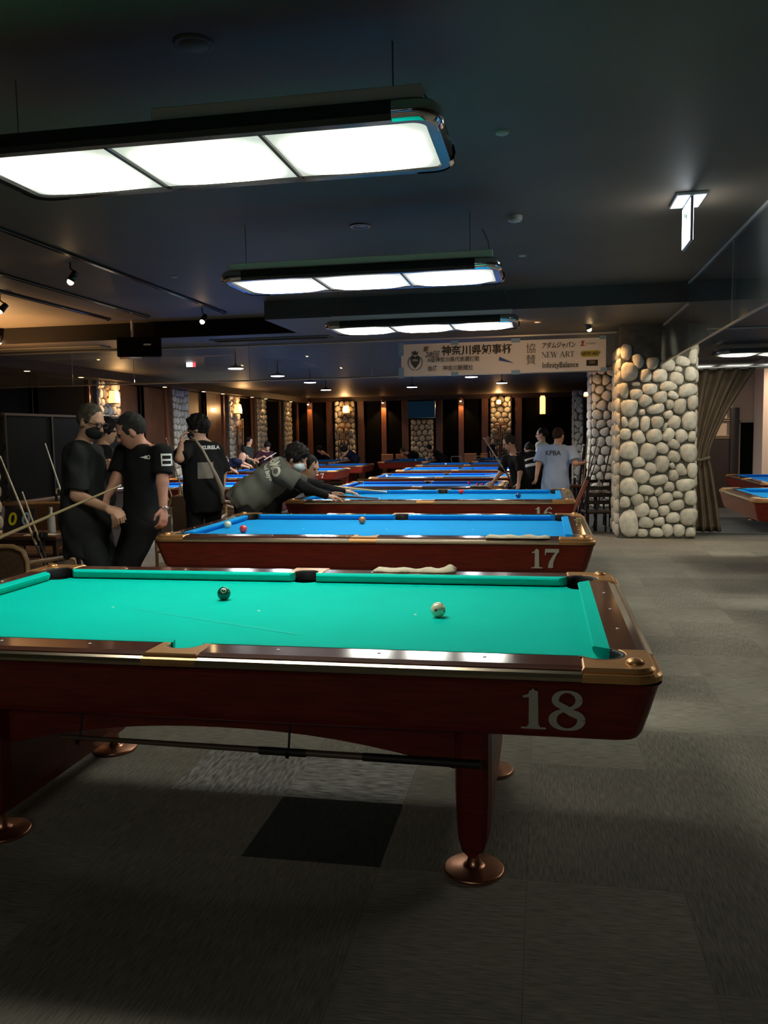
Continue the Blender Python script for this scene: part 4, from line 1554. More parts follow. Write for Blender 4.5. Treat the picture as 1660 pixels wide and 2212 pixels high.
# man with crossed arms behind them
P3 = person('man with crossed arms in black and blue shirt between the two standing men', 0, (-3.027, 4.165, 0.953), (-3.002, 4.211, 1.390), (-2.963, 4.233, 1.547), (.80, .55, -.1), (.6, -.8, 0), H=1.70,
            arms=dict(re=(-2.906, 3.957, 1.215), rh=(-2.782, 3.951, 1.223), le=(-2.847, 4.171, 1.197), lh=(-2.821, 4.008, 1.255)), shirt=f_black, sleeve=.95, hem=.15, trousers=f_tr, hairstyle='full', vox=.011)
# young man in the printed jersey with a shoulder bag
P4 = person('young man in black jersey with white lettering, hand at his face', 0, (-2.050, 4.358, 1.033), (-2.081, 4.388, 1.419), (-2.099, 4.378, 1.560), (-.95, -.05, -.12), (.72, .66, 0), H=1.70,
            arms=dict(ls=(-2.153, 4.216, 1.362), le=(-2.157, 4.076, 1.289), lh=(-2.136, 4.070, 1.408), ld=(.15, .1, 1.), ln=(1, .3, 0), rs=(-1.949, 4.457, 1.341), re=(-1.925, 4.547, 1.160), rh=(-1.915, 4.479, 0.963)),
            shirt=f_black, sleeve=.95, hem=.26, loose=.032, trousers=f_tr, hairstyle='full', mask=m_maskb, vox=.010, wr=.004)
# player in the grey t-shirt stretched over table 16
P5 = person('player in grey t-shirt and white mask stretched over table 16', 0, (-1.609, 4.327, 0.903), (-1.243, 4.424, 1.191), (-1.126, 4.372, 1.270), (.86, -.18, -.42), (.12, -1, .05), H=1.74,
            arms=dict(rs=(-1.237, 4.215, 1.132), re=(-1.027, 4.283, 1.004), rh=(-0.887, 4.546, 0.903), rd=(.9, .2, -.12), rn=(0, 0, -1), rc=.4, lh=(-0.981, 5.057, 0.878), le=(-1.129, 4.830, 0.936), ld=(1, 0, -.1), lc=.4),
            feet=dict(rf=(-1.75, 4.05, 0), lf=(-1.62, 4.55, 0)), hip_rv=(.12, -1, 0),
            shirt=f_grey, sleeve=.62, hem=.12, loose=.042, trousers=f_tr, hairstyle='full', mask=m_maskw, undersleeve=f_black, vox=.0085, wr=.006)
# opponent behind him, aiming
P6 = person('dark-haired player in black aiming a cue behind the grey t-shirt', 0, (-1.733, 5.477, 0.883), (-1.412, 5.448, 1.013), (-1.291, 5.412, 1.141), (.84, -.36, -.34), (.25, -1, -.1), H=1.70,
            arms=dict(rs=(-1.289, 5.263, 0.974), re=(-1.083, 5.308, 0.922), rh=(-0.917, 5.438, 0.884), rd=(.95, .1, -.15), rn=(0, 0, -1), rc=.35, lh=(-1.259, 5.821, 0.868), le=(-1.406, 5.740, 0.843)),
            feet=dict(rf=(-2.0, 5.35, 0), lf=(-1.95, 5.95, 0)), hip_rv=(.15, -1, 0),
            shirt=f_black, sleeve=.75, hem=.12, loose=.024, trousers=f_tr, hairstyle='short', undersleeve=f_black, vox=.010)
# right-hand group on the lower floor
P7 = person('man in black shirt holding a cue and gathering balls', LOW, (0.770, 10.581, 0.652), (0.670, 10.503, 1.103), (0.584, 10.455, 1.305), (-.90, -.05, -.42), (.25, .97, 0), H=1.70,
            arms=dict(ls=(0.741, 10.307, 1.049), le=(0.765, 10.241, 0.848), lh=(0.745, 10.171, 0.684), rs=(0.536, 10.523, 1.044), re=(0.456, 10.488, 0.838), rh=(0.329, 10.500, 0.674)),
            shirt=f_black, sleeve=.95, hem=.14, trousers=f_tr, hairstyle='short', hair=fabric('brown_short_hair', (.035, .028, .02)), vox=.013, wr=.004)
P8 = person('man in light blue shirt seen from behind reaching for the cues', LOW, (1.301, 9.765, 0.685), (1.334, 9.826, 1.255), (1.355, 9.864, 1.400), (.55, .80, -.2), (.97, -.25, 0), H=1.72,
            arms=dict(rs=(1.544, 9.758, 1.198), re=(1.593, 9.595, 1.003), rh=(1.680, 9.764, 0.996), ls=(1.115, 9.861, 1.201), le=(1.053, 9.798, 0.986), lh=(1.026, 9.725, 0.815)),
            shirt=f_blue, sleeve=.85, hem=.24, loose=.038, trousers=f_tr, hairstyle='short', hair=fabric('reddish_dark_hair', (.035, .018, .014)), vox=.012, wr=.006)
P9 = person('person in white top with tied dark hair behind the blue shirt', LOW, (1.106, 12.282, 0.664), (1.113, 12.340, 1.263), (1.089, 12.350, 1.422), (-.95, .1, -.1), (.3, .95, 0), H=1.62,
            shirt=f_white, sleeve=.6, hem=.1, trousers=f_tr, hairstyle='tail', vox=.015, wr=.003)
P10 = person('person in black printed top bending over between the two men', LOW, (1.000, 11.242, 0.689), (0.918, 11.622, 1.085), (0.874, 11.876, 1.160), (-.3, .85, -.5), (.9, .3, 0), H=1.70,
             shirt=f_black, sleeve=.8, hem=.12, loose=.03, trousers=f_tr, hairstyle='short', vox=.014)
def leaner(label, base, pelvis, neck, head, face, rh, shirt, lh=None, group='players at the far tables', **kw):
    d = dict(rh=rh)
    if lh: d['lh'] = lh
    fx = nv((face[0], face[1], 0))
    return person(label, base, pelvis, neck, head, face, (fx[1], -fx[0], 0), H=1.70, arms=d, shirt=shirt, sleeve=.7, hem=.1, trousers=f_tr, detail=False, vox=.018, wr=.002, group=group, **kw)
leaner('bald man in navy leaning over a left row table', LOW, (-6.429, 15.970, 0.736), (-6.149, 16.138, 0.871), (-6.006, 16.174, 0.969), (.85, -.1, -.4), (-5.810, 16.796, 0.661), f_navy, (-6.001, 17.065, 0.651), bald=True)
leaner('grey-haired player half hidden behind the black jersey', LOW, (-6.374, 15.357, 0.632), (-6.237, 15.399, 0.801), (-6.115, 15.329, 0.899), (.8, -.2, -.4), (-5.961, 15.441, 0.690), f_black, hair=m_hairg)
leaner('standing player in dark shirt by the fourth left pillar', LOW, (-6.805, 18.762, 0.747), (-6.793, 18.803, 1.162), (-6.768, 18.824, 1.325), (.9, -.2, -.3), (-6.493, 18.520, 0.803), f_dgrn, (-6.647, 18.695, 0.798))
leaner('long-haired player in plum shirt holding a cue on the left', LOW, (-6.455, 19.130, 0.692), (-6.398, 19.071, 1.038), (-6.316, 18.998, 1.178), (.55, -.7, -.4), (-6.399, 18.751, 0.895), f_plum, (-6.152, 18.797, 0.891), hairstyle='full')
leaner('player with dark hair leaning over the back left table', LOW, (-6.680, 26.547, 0.660), (-6.702, 26.252, 0.836), (-6.774, 26.148, 0.955), (-.6, -.6, -.4), (-6.308, 25.908, 0.725), f_navy, hairstyle='full')
leaner('player in navy bending over the back left table from the right', LOW, (-4.785, 23.228, 0.683), (-5.010, 23.105, 0.910), (-5.118, 22.988, 0.973), (-.9, -.2, -.4), (-5.143, 22.759, 0.760), f_navy, (-5.155, 23.059, 0.721), hairstyle='full')
leaner('player bending low behind the back middle table', LOW, (-3.413, 26.760, 0.687), (-3.642, 26.522, 0.795), (-3.788, 26.398, 0.849), (-.9, -.2, -.4), (-3.770, 26.081, 0.710), f_black, hair=m_hairg)
leaner('player bending at the right end of the back middle table', LOW, (-2.214, 25.343, 0.589), (-2.542, 25.206, 0.878), (-2.667, 25.087, 0.960), (-.8, -.3, -.5), (-2.684, 24.952, 0.637), f_black, (-2.634, 25.168, 0.661))
leaner('seated bald man in navy by the orange pillar', LOW, (-0.600, 26.060, 0.613), (-0.664, 26.087, 1.027), (-0.752, 25.987, 1.220), (-.8, -.4, -.2), (-0.608, 25.656, 0.673), f_navy, bald=True)

# ------------------------------------------------------------------ lights and fittings on ceilings and walls
WARM = (1., .55, .22)
m_glow = mat('warm_bulb', (1, .8, .5), .5, emit=(1., .66, .32), estr=22.)
m_glow2 = mat('warm_shade', (1, .7, .4), .6, emit=(1., .46, .13), estr=2.4)
m_offw = mat('off_white_plastic', (.55, .53, .46), .5)
def track(label, x, y0, y1, z):
    t = thing('lighting_track', label, 'track', (x, (y0 + y1) / 2, z))
    mb = MB(); mb.box((0, 0, -.012), (.05, y1 - y0, .024), bev=.004); mb.build('rail', m_lampblack, t)
    for k in (-1, 1):
        mb = MB(); mb.box((0, k * (y1 - y0) / 2, -.016), (.055, .04, .032), bev=.006); mb.build('end_cap', m_lampblack, t)
    return t
track('long dark lighting track nearest the lamps on the left ceiling', -2.96, .4, 7.4, 3.1)
track('middle dark lighting track on the left ceiling', -4.07, .4, 7.48, 3.1)
track('short dark lighting track on the lit brown ceiling', -4.68, 3.2, 7.56, 3.1)
def spot(label, p, target, energy, zc, size=1.3):
    t = thing('spotlight', label, 'spotlight', p)
    d = (Vector(target) - Vector(p)).normalized()
    q = d.to_track_quat('-Z', 'Y').to_matrix()
    mb = MB(); mb.lathe([(.030, .10), (.034, .06), (.038, .0), (.032, -.002)], 16, R=q); mb.build('housing', m_lampblack, t)
    mb = MB(); mb.sphere(q @ Vector((0, 0, -.008)), .030, 12, 8); mb.build('bulb', m_glow, t)
    top = q @ Vector((0, 0, .09))
    mb = MB(); mb.tube([top, (0, 0, .10 + abs(top.z) * .2), (0, 0, zc - p[2])], .008, 6); mb.build('stem', m_lampblack, t)
    light('spot_light', 'SPOT', d * .03, energy, WARM, .03, (0, 0, 0), size, t).rotation_euler = d.to_track_quat('-Z', 'Y').to_euler()
    return t
spot('glowing track spotlight below the upper left ceiling', (-3.16, 4.08, 2.93), (-4.3, 3.4, .5), 70, 3.1)
spot('glowing track spotlight left of the second lamp', (-3.10, 7.0, 2.93), (-3.6, 5.2, .3), 70, 3.1)
spot('glowing track spotlight at the left picture edge', (-4.88, 5.50, 2.93), (-6.6, 4.2, .5), 45, 3.1)
spot('small spotlight under the left ceiling step', (-6.66, 8.0, 2.90), (-7.6, 9.2, .5), 20, 3.1)
spot('tiny spotlight at the top of the large stone pillar', (1.72, 8.52, 2.83), (2.25, 8.80, 1.5), 75, 2.88, 1.6)
spot('small ceiling fixture with an added light on the banner, behind the farthest lamp', (.75, 7.55, 2.82), (.55, 9.36, 2.50), 34, 2.88, 2.4)  # small fixture given an added beam to brighten the banner
def uplight(label, p, e):
    t = thing('wall_uplight', label, 'wall lamp', p)
    mb = MB(); mb.lathe([(.03, -.12), (.07, 0), (.072, .005), (.06, 0), (.02, -.08)], 16); mb.build('bowl', m_batten, t)
    mb = MB(); mb.box((-.10, 0, -.08), (.10, .03, .03)); mb.build('bracket', m_batten, t)
    light('uplight', 'POINT', (0, 0, .06), e, WARM, .05, parent=t)
def downlight(label, p, e, target, col):
    t = thing('downlight', label, 'downlight', p)
    mb = MB(); mb.lathe([(.06, -.006), (.075, -.002), (.075, 0)], 20); mb.build('ring', m_offw, t)
    mb = MB(); mb.lathe([(1e-6, -.006), (.058, -.0065)], 18); mb.build('lens', mat('pale_lens', (1, 1, .9), .4, emit=col, estr=3.), t)
    light('downlight_lamp', 'SPOT', (0, 0, -.03), e, col, .06, aim(p, target), 2.0, t, .7)
downlight('ceiling downlight behind the aisle glass in front of the large pillar', (3.3, 7.7, 2.88), 48, (2.7, 8.7, 1.0), (1., .92, .76))
downlight('added ceiling downlight brightening the wall beyond the curtain', (6.1, 14.2, 2.88), 130, (5.9, 15.4, 1.0), (1., .80, .60))  # no fitting known here; added to brighten the beige wall and pier
def fill_uplighter(label, p, e):  # made-up uplighters out of view, brightening the left ceiling
    t = thing('added_uplighter', label, 'added floor lamp', p)
    mb = MB(); mb.lathe([(.15, 0), (.15, .02), (.02, .04)], 20); mb.build('base', m_lampblack, t)
    mb = MB(); mb.tube([(0, 0, .03), (0, 0, 1.75)], .014, 8); mb.build('pole', m_lampblack, t)
    mb = MB(); mb.lathe([(.02, 1.72), (.12, 1.80), (.16, 1.88), (.155, 1.88), (.11, 1.80), (.02, 1.74)], 20); mb.build('bowl', m_lampblack, t)
    light('uplight', 'SPOT', (0, 0, 1.86), e, WARM, .06, (PI, 0, 0), 2.5, t, .8)
fill_uplighter('added unseen floor uplighter left of the picture, near the ceiling step', (-6.5, 7.15, 0), 330)
fill_uplighter('added unseen floor uplighter left of the picture, near the score table', (-5.7, 4.5, 0), 230)
# round ceiling fittings
def fitting(name, label, cat, p, r, h, m, inner=None):
    t = thing(name, label, cat, p)
    mb = MB(); mb.lathe([(r * .92, -h), (r, -h * .6), (r, 0)], 24); mb.build('ring', m, t)
    mb = MB(); mb.lathe([(1e-6, -h * 1.25), (r * .72, -h * 1.15), (r * .74, -h * .6)], 20); mb.build('centre', inner or m, t)
    return t
m_dimw = mat('dull_grille', (.16, .15, .13), .6)
fitting('ceiling_speaker', 'round ceiling speaker above the large lamp', 'speaker', (-.30, .26, 3.1), .085, .008, m_dimw, mat('speaker_mesh', (.22, .2, .17), .7))
fitting('downlight', 'recessed downlight between the first two lamps', 'downlight', (-.28, 3.41, 3.1), .085, .010, mat('dark_ring', (.05, .05, .05), .3, coat=.5), mat('blue_grey_lens', (.30, .42, .52), .15, coat=.6))
fitting('smoke_detector', 'cream smoke detector right of the second lamp', 'smoke detector', (.91, 3.42, 3.1), .055, .035, m_offw)
fitting('sprinkler', 'white sprinkler right of the large lamp', 'sprinkler', (.90, 1.59, 3.1), .036, .012, m_offw)
fitting('sprinkler', 'white sprinkler disc behind the smoke detector', 'sprinkler', (.93, 4.86, 3.1), .036, .010, m_offw)
fitting('sprinkler', 'white sprinkler disc on the left ceiling', 'sprinkler', (-2.55, 4.98, 3.1), .036, .010, m_offw)
fitting('sprinkler', 'pale sprinkler disc right of the farthest lamp', 'sprinkler', (1.05, 8.0, 2.88), .04, .010, m_offw)
# air conditioning grilles in the lower ceiling
def grille(label, p, w_, d_):
    t = thing('air_grille', label, 'air vent', p)
    for s in (-1, 1):
        mb = MB(); mb.box((0, s * d_ / 2, -.008), (w_, .03, .016), bev=.003); mb.build('frame', m_dimw, t)
        mb = MB(); mb.box((s * w_ / 2, 0, -.008), (.03, d_, .016), bev=.003); mb.build('frame', m_dimw, t)
    for k in range(3):
        mb = MB(); mb.box((0, (k - 1) * d_ * .28, -.006), (w_ - .04, d_ * .14, .006), Matrix.Rotation(.4, 3, 'X')); mb.build('blade', mat('vent_blade', (.10, .10, .095), .5), t)
    return t
grille('long air vent in the ceiling left of the banner', (-2.75, 8.66, 2.88), 1.75, .30)
grille('air vent in the ceiling at the far left', (-6.4, 8.85, 2.88), 1.9, .30)
# hanging monitor, exit signs
t = thing('ceiling_monitor', 'black monitor hanging from the ceiling on the left', 'monitor', (-4.42, 7.9, 2.74), .25)
mb = MB(); mb.box((0, 0, 0), (.60, .09, .27), bev=.01); mb.build('case', mat('matte_black', (.004, .004, .004), .7, spec=.1), t)
mb = MB(); mb.box((.12, -.048, .03), (.10, .004, .022)); mb.build('maker_plate', m_white_print, t)
mb = MB(); mb.tube([(-.09, .0, .13), (-.09, 0, .36)], .018, 8); mb.build('pole', m_chan, t)
m_exitw = mat('exit_white', (1, 1, 1), .5, emit=(.90, .96, 1.), estr=5.)
m_exitr = mat('exit_red', (1, .1, .1), .5, emit=(1., .05, .07), estr=2.5)
m_exitg = mat('exit_green', (.02, .30, .12), .5)
t = thing('exit_sign', 'bright white exit sign hanging edge-on from the right ceiling', 'exit sign', (2.12, 3.22, 3.1))
mb = MB(); mb.box((0, 0, -.012), (.20, .36, .024), bev=.004); mb.build('ceiling_plate', mat('white_plate', (.9, .92, .95), .4), t)
mb = MB(); mb.box((0, 0, -.18), (.018, .36, .30), bev=.003); mb.build('panel', mat('lilac_frame', (.35, .34, .42), .4), t)
for s in (-1, 1):
    mb = MB(); mb.box((s * .0105, 0, -.18), (.002, .34, .28)); mb.build('lit_face', m_exitw, t)
    for (yy, zz, w_, h_) in ((-.02, -.13, .05, .03), (.05, -.11, .04, .03), (.02, -.24, .02, .05)):
        mb = MB(); mb.box((s * .0122, yy, zz), (.001, w_, h_)); mb.build('green_mark', m_exitg, t)
t = thing('arrow_sign', 'small lit sign with red arrow under the black monitor', 'sign', (-5.149, 9.050, 2.748))
mb = MB(); mb.box((0, .01, 0), (.36, .03, .10), bev=.004); mb.build('case', m_offw, t)
mb = MB(); mb.box((.07, -.007, .005), (.17, .006, .055)); mb.build('white_face', m_exitw, t)
mb = MB(); mb.box((-.08, -.007, .005), (.07, .006, .06)); mb.build('red_face', m_exitr, t)
mb = MB(); mb.box((-.02, .01, .03), (.02, .02, .18)); mb.build('hanger', m_chan, t)
t = thing('sign_reflection', 'reflection of the lit arrow sign, modelled as a copy behind the glass barrier', 'sign', (-5.433, 12.000, 2.840))  # the arrow sign's reflection in the glass, built as a glowing copy
mb = MB(); mb.box((0, .01, 0), (.20, .03, .09), bev=.004); mb.build('case', m_offw, t)
mb = MB(); mb.box((-.03, -.007, 0), (.12, .006, .075)); mb.build('white_face', m_exitw, t)
mb = MB(); mb.box((.065, -.007, 0), (.055, .006, .085)); mb.build('red_face', m_exitr, t)
mb = MB(); mb.tube([(0, 0, .04), (0, 0, .34)], .01, 6); mb.build('stem', m_chan, t)

# wall lamps
def sconce(label, p, e, r=.09, h=.20, rot=0.):
    t = thing('wall_lamp', label, 'wall lamp', p, rot)
    mb = MB(); mb.lathe([(r * .9, -h / 2), (r, -h * .2), (r * .75, h / 2)], 16); mb.build('shade', m_glow2, t)
    mb = MB(); mb.lathe([(r * 1.05, -h / 2 - .02), (r * 1.05, -h / 2)], 16); mb.build('rim', m_batten, t)
    mb = MB(); mb.box((0, r * 1.4, 0), (.04, r * 1.6, .04)); mb.build('bracket', m_batten, t)
    light('sconce_light', 'POINT', (0, -r - .06, -.02), e, WARM, .06, parent=t)
    return t
sconce('bright wall lamp on the far lit pillar', (-6.203, 28.050, 2.426), 34, .14, .26)
sconce('bright wall lamp on the left wall pillar with the rack', (-7.95, 21.2, 2.30), 26, .12, .26, PI / 2)
sconce('bright wall lamp above the grey-haired man', (-7.95, 13.7, 2.36), 26, .12, .26, PI / 2)
sconce('glowing lamp on the far orange pillar', (-0.475, 28.050, 2.576), 26, .09, .14)
sconce('glowing bulb lamp left of the dim pillar', (2.02, 15.5, 2.26), 4, .05, .08, 0)
t = thing('cylinder_wall_lamp', 'tall orange cylinder lamp on the far right wall', 'wall lamp', (1.10, 28.36, 2.44))
mb = MB(); mb.lathe([(.10, -.33), (.10, .33)], 16); mb.build('shade', m_glow2, t)
mb = MB(); mb.lathe([(.11, -.35), (.11, -.33)], 16); mb.build('rim', m_batten, t)
mb = MB(); mb.box((0, .09, 0), (.06, .10, .06)); mb.build('bracket', m_batten, t)
for k, (x, e, lb) in enumerate(((-7.73, 10, 'small lamp at the top of the left far batten'), (-4.82, 22, 'small lamp at the top of the bright orange batten'), (-1.89, 12, 'small lamp at the top of the right far batten'))):
    t = thing('batten_lamp', lb, 'wall lamp', (x, 28.20, 2.70))
    mb = MB(); mb.lathe([(.05, -.05), (.06, .05)], 12); mb.build('housing', m_batten, t)
    mb = MB(); mb.sphere((0, 0, -.05), .035, 10, 6); mb.build('bulb', m_glow, t)
    mb = MB(); mb.box((0, .09, .03), (.03, .16, .03)); mb.build('bracket', m_batten, t)
    light('batten_light', 'SPOT', (0, -.02, -.09), e * 3, WARM, .04, (math.radians(12), 0, 0), 1.7, t)
# warm downlights along the left wall soffit
ORD = ['first', 'second', 'third', 'fourth', 'fifth', 'sixth', 'seventh', 'eighth', 'ninth']
DL = MB(); DL.lathe([(.07, -.004), (.075, 0), (.05, .01)], 16)
dl_me = DL.mesh('ring', m_dimw)
DB = MB(); DB.lathe([(1e-6, -.003), (.05, -.004)], 14)
db_me = DB.mesh('bulb', m_glow)
for k, yy in enumerate((10.6, 12.4, 14.9, 16.2, 18.6, 20.0, 22.5, 23.85, 26.7)):
    t = thing('soffit_downlight', 'warm soffit downlight along the left wall, ' + ORD[k] + ' from the near end', 'downlight', (-7.95, yy, 2.70), 0, 'soffit downlights along the left wall')
    ob('ring', dl_me, t); ob('bulb', db_me, t)
    light('down_light', 'SPOT', (0, 0, -.02), 15, WARM, .04, (0, math.radians(-14), 0), 1.5, t)
# far wall screen
t = thing('wall_screen', 'dark blue wall screen above the far stone pillar', 'television', (-3.35, 28.22, 2.36))
mb = MB(); mb.box((0, 0, 0), (1.06, .08, .66), bev=.01); mb.build('bezel', m_lampblack, t)
mb = MB(); mb.box((0, -.043, 0), (1.0, .004, .60)); mb.build('screen', mat('screen_blue', (.004, .012, .025), .6, spec=.1, emit=(.01, .05, .10), estr=.12), t)

# ------------------------------------------------------------------ banner taped on the glass
def banner():
    x0, x1, z0, z1, y = -.96, 2.00, 2.335, 2.80, 9.36
    w_, h_ = x1 - x0, z1 - z0
    t = thing('paper_banner', 'long white paper banner with Japanese lettering taped to the glass barrier', 'banner', (x0, y, z0))
    mb = MB()
    vs, fs = [], []
    nx = 24
    for i in range(nx + 1):
        for zz in (0, h_):
            vs.append((w_ * i / nx, .006 * math.sin(i * 1.1) * (1 if zz == 0 else .4), zz))
    fs = [(2 * i, 2 * i + 2, 2 * i + 3, 2 * i + 1) for i in range(nx)]
    mb.add(vs, fs, True)
    sh = mb.build('sheet', mat('banner_paper', (.80, .77, .74), .8), t)
    ink = mat('black_ink', (.015, .015, .015), .6)
    inkg = mat('grey_ink', (.10, .10, .10), .6)
    def T(s, fx, fz, hgt, m=ink, align='LEFT', shear=0., bold=0., sx=1.):
        me = text_mesh(s, hgt, m, 'lettering', .0004, align, shear, bold, sx)
        o = ob('lettering', me, sh, (fx * w_, -.012, fz * h_), (PI / 2, 0, 0))
        return o
    T('第', .110, .815, .085, inkg, shear=.25, bold=.001)
    T('28回', .120, .645, .105, ink, shear=.25)
    T('神奈川県知事杯', .205, .735, .150, ink, bold=.003, sx=.98)
    T('A級神奈川県代表選抜戦', .133, .47, .080, inkg, bold=.001, sx=.90)
    T('後援　神奈川新聞社', .133, .20, .082, inkg, bold=.001, sx=.92)
    T('協', .618, .72, .150, inkg)
    T('賛', .618, .37, .150, inkg)
    T('アダムジャパン', .695, .80, .092, ink, shear=.12, bold=.0015, sx=.74)
    # NEW ART with thick and thin strokes
    def serif(word, fx, fz, hh, gap):
        A = {'N': [[(.05, 0, .03), (.05, 1, .03)], [(.05, 1, .13), (.72, 0, .13)], [(.72, 0, .03), (.72, 1, .03)], [(-.04, .98, .04), (.16, .98, .04)], [(-.04, .02, .04), (.14, .02, .04)], [(.62, .98, .04), (.82, .98, .04)]],
             'E': [[(.12, 0, .13), (.12, 1, .13)], [(0, .975, .05), (.62, .975, .05)], [(0, .025, .05), (.64, .025, .05)], [(.12, .5, .05), (.46, .5, .05)], [(.60, .82, .05), (.60, 1, .05)], [(.62, 0, .05), (.62, .2, .05)]],
             'W': [[(.05, 1, .13), (.33, 0, .12)], [(.33, 0, .05), (.55, .95, .05)], [(.50, 1, .13), (.78, 0, .12)], [(.78, 0, .05), (1.05, 1, .05)], [(-.05, .98, .04), (.2, .98, .04)], [(.95, .98, .04), (1.15, .98, .04)]],
             'A': [[(.0, 0, .05), (.40, 1, .06)], [(.40, 1, .12), (.76, 0, .13)], [(.16, .34, .05), (.62, .34, .05)], [(-.1, .02, .04), (.12, .02, .04)], [(.62, .02, .04), (.9, .02, .04)]],
             'R': [[(.12, 0, .13), (.12, 1, .13)], [(0, .98, .05), (.40, .97, .05), (.58, .86, .11), (.60, .74, .13), (.54, .60, .09), (.36, .51, .05), (.12, .5, .05)], [(.36, .50, .12), (.74, .02, .13)], [(0, .02, .04), (.26, .02, .04)]],
             'T': [[(.36, 0, .13), (.36, 1, .13)], [(0, .97, .055), (.72, .97, .055)], [(.02, .78, .04), (.02, 1, .05)], [(.70, .78, .04), (.70, 1, .05)], [(.22, .02, .04), (.5, .02, .04)]]}
        x = 0
        mb = MB()
        for ch in word:
            if ch == ' ':
                x += .35; continue
            ww = max(p[0] for st in A[ch] for p in st)
            for k, q in enumerate(strokes(A[ch])):
                a = (q[1][0] - q[0][0]) * (q[2][1] - q[0][1]) - (q[1][1] - q[0][1]) * (q[2][0] - q[0][0])
                pts = [((p[0] + x) * hh, -.00002 * k, p[1] * hh) for p in q]
                mb.add(pts, [(0, 1, 2, 3)] if a > 0 else [(3, 2, 1, 0)])
            x += ww + gap
        mb.build('lettering', ink, sh, (fx * w_, -.012, fz * h_))
    serif('NEW ART', .697, .44, .080, .07)
    T('InfinityBalance', .697, .20, .112, ink, bold=.0008, sx=.80)
    # sponsor marks on the right
    T('ATHENE', .905, .825, .035, inkg)
    mb = MB(); mb.add([(0, 0, 0), (.03, 0, .02), (.06, 0, .075), (.045, 0, .03), (.075, 0, 0), (.04, 0, .018), (.01, 0, .07), (.025, 0, .03)], [(0, 4, 5, 1), (1, 5, 3, 2), (7, 1, 2, 6), (0, 1, 7)])
    mb.build('red_emblem', mat('emblem_red', (.35, .04, .03), .6), sh, (.895 * w_ - .05, -.012, .76 * h_))
    mb = MB(); mb.box((0, 0, 0), (.235, .002, .085)); y_ = mb.build('yellow_plate', mat('plate_yellow', (.42, .36, .03), .6), sh, (.925 * w_, -.010, .52 * h_))
    ob('lettering', text_mesh('NEW ART', .062, ink, 'lettering', .0004, shear=.3, bold=.001), sh, (.925 * w_, -.014, .52 * h_), (PI / 2, 0, 0))
    mb = MB(); mb.box((0, 0, 0), (.16, .002, .085)); mb.build('black_plate', mat('plate_black', (.01, .01, .01), .5), sh, (.935 * w_, -.010, .24 * h_))
    for s in (-1, 1):
        mb = MB(); mb.tube([(.018 * s + .017 * math.cos(q), -.0, .016 * math.sin(q)) for q in np.linspace(0, 2 * PI, 14, endpoint=False)], .004, 5, closed=True)
        mb.build('gold_ring', mat('print_gold', (.45, .36, .05), .5), sh, (.935 * w_, -.013, .26 * h_))
    # crest on the left: shield, crown and wreath
    cx, cz = .072 * w_, .44 * h_
    crest = mat('crest_ink', (.05, .055, .05), .6)
    mb = MB(); pts = [(-.075, .06), (-.04, .095), (0, .07), (.04, .095), (.075, .06), (.06, -.02), (0, -.10), (-.06, -.02)]
    mb.prism(pts[::-1], -.001, .001, ax='y'); mb.build('shield', crest, sh, (cx, -.012, cz))
    mb = MB(); mb.prism([(-.035, .10), (-.05, .16), (-.02, .13), (0, .17), (.02, .13), (.05, .16), (.035, .10)][::-1], -.001, .001, ax='y'); mb.build('crown', crest, sh, (cx, -.012, cz))
    for s in (-1, 1):
        mb = MB(); mb.tube([(s * .105 * math.cos(q), 0, .115 * math.sin(q) - .01) for q in np.linspace(-1.45, .75, 14)], .005, 5); mb.build('wreath', inkg, sh, (cx, -.012, cz))
    ob('lettering', text_mesh('KBA', .045, m_white_print, 'lettering', .0004, bold=.001), sh, (cx, -.015, cz + .02), (PI / 2, 0, 0))
    # blue pennant and tape
    mb = MB(); mb.prism([(0, 0), (.006, .055), (.22, -.045)], -.001, .001, ax='y'); mb.build('blue_pennant', mat('pennant_blue', (.02, .08, .25), .6), sh, (.488 * w_, -.012, .40 * h_))
    tape = mat('blue_tape', (.22, .38, .55), .6)
    for (fx, fz, a, b) in ((.0, .85, .08, .19), (.0, .1, .08, .16), (.27, 1.0, .11, .06), (.27, .02, .11, .06), (.57, 1.0, .13, .06), (.57, .02, .13, .06), (.985, 1.0, .09, .05), (.99, .03, .09, .06)):
        mb = MB(); mb.box((0, 0, 0), (a, .002, b)); mb.build('tape', tape, sh, (fx * w_, -.009, fz * h_))
banner()

# ------------------------------------------------------------------ balls, towels, chalk
BALL = MB(); BALL.sphere((0, 0, 0), .0286, 28, 18)
def ball(label, x, y, z, color, dots=None):
    o = ob('ball', BALL.mesh('ball', mat('ball_' + '_'.join('%02d' % int(c * 99) for c in color), color, .08, coat=.5)), None, (x, y, z + .0286))
    tag(o, label, 'ball', 'pool balls')
    if dots:
        for d in dots:
            n = Vector(d).normalized()
            mb = MB(); mb.lathe([(.0055, .0280), (1e-6, .0288)], 10, R=n.to_track_quat('Z', 'Y').to_matrix())
            mb.build('dot', mat('red_dot', (.35, .03, .02), .2), o)
    return o
ball('white cue ball with red dots on green table 18', .729, -.032, BED, (.78, .70, .48), [(-.2, -.9, .1), (.6, -.2, .9), (-.9, .1, .5), (.9, -.5, -.1)])
g6 = ball('dark green striped ball on green table 18', -.223, .195, BED, (.004, .075, .045))
mb = MB(); mb.lathe([(.012, .0262), (1e-6, .0288)], 14, R=Vector((.25, -.72, .65)).to_track_quat('Z', 'Y').to_matrix()); mb.build('number_disc', mat('ball_ivory', (.75, .70, .52), .1), g6)
ball('cream ball at the left cushion of table 17', -1.245, 2.883, BED, (.75, .76, .48))
ball('pink red ball at the left end of table 17', -1.011, 2.585, BED, (.80, .06, .08))
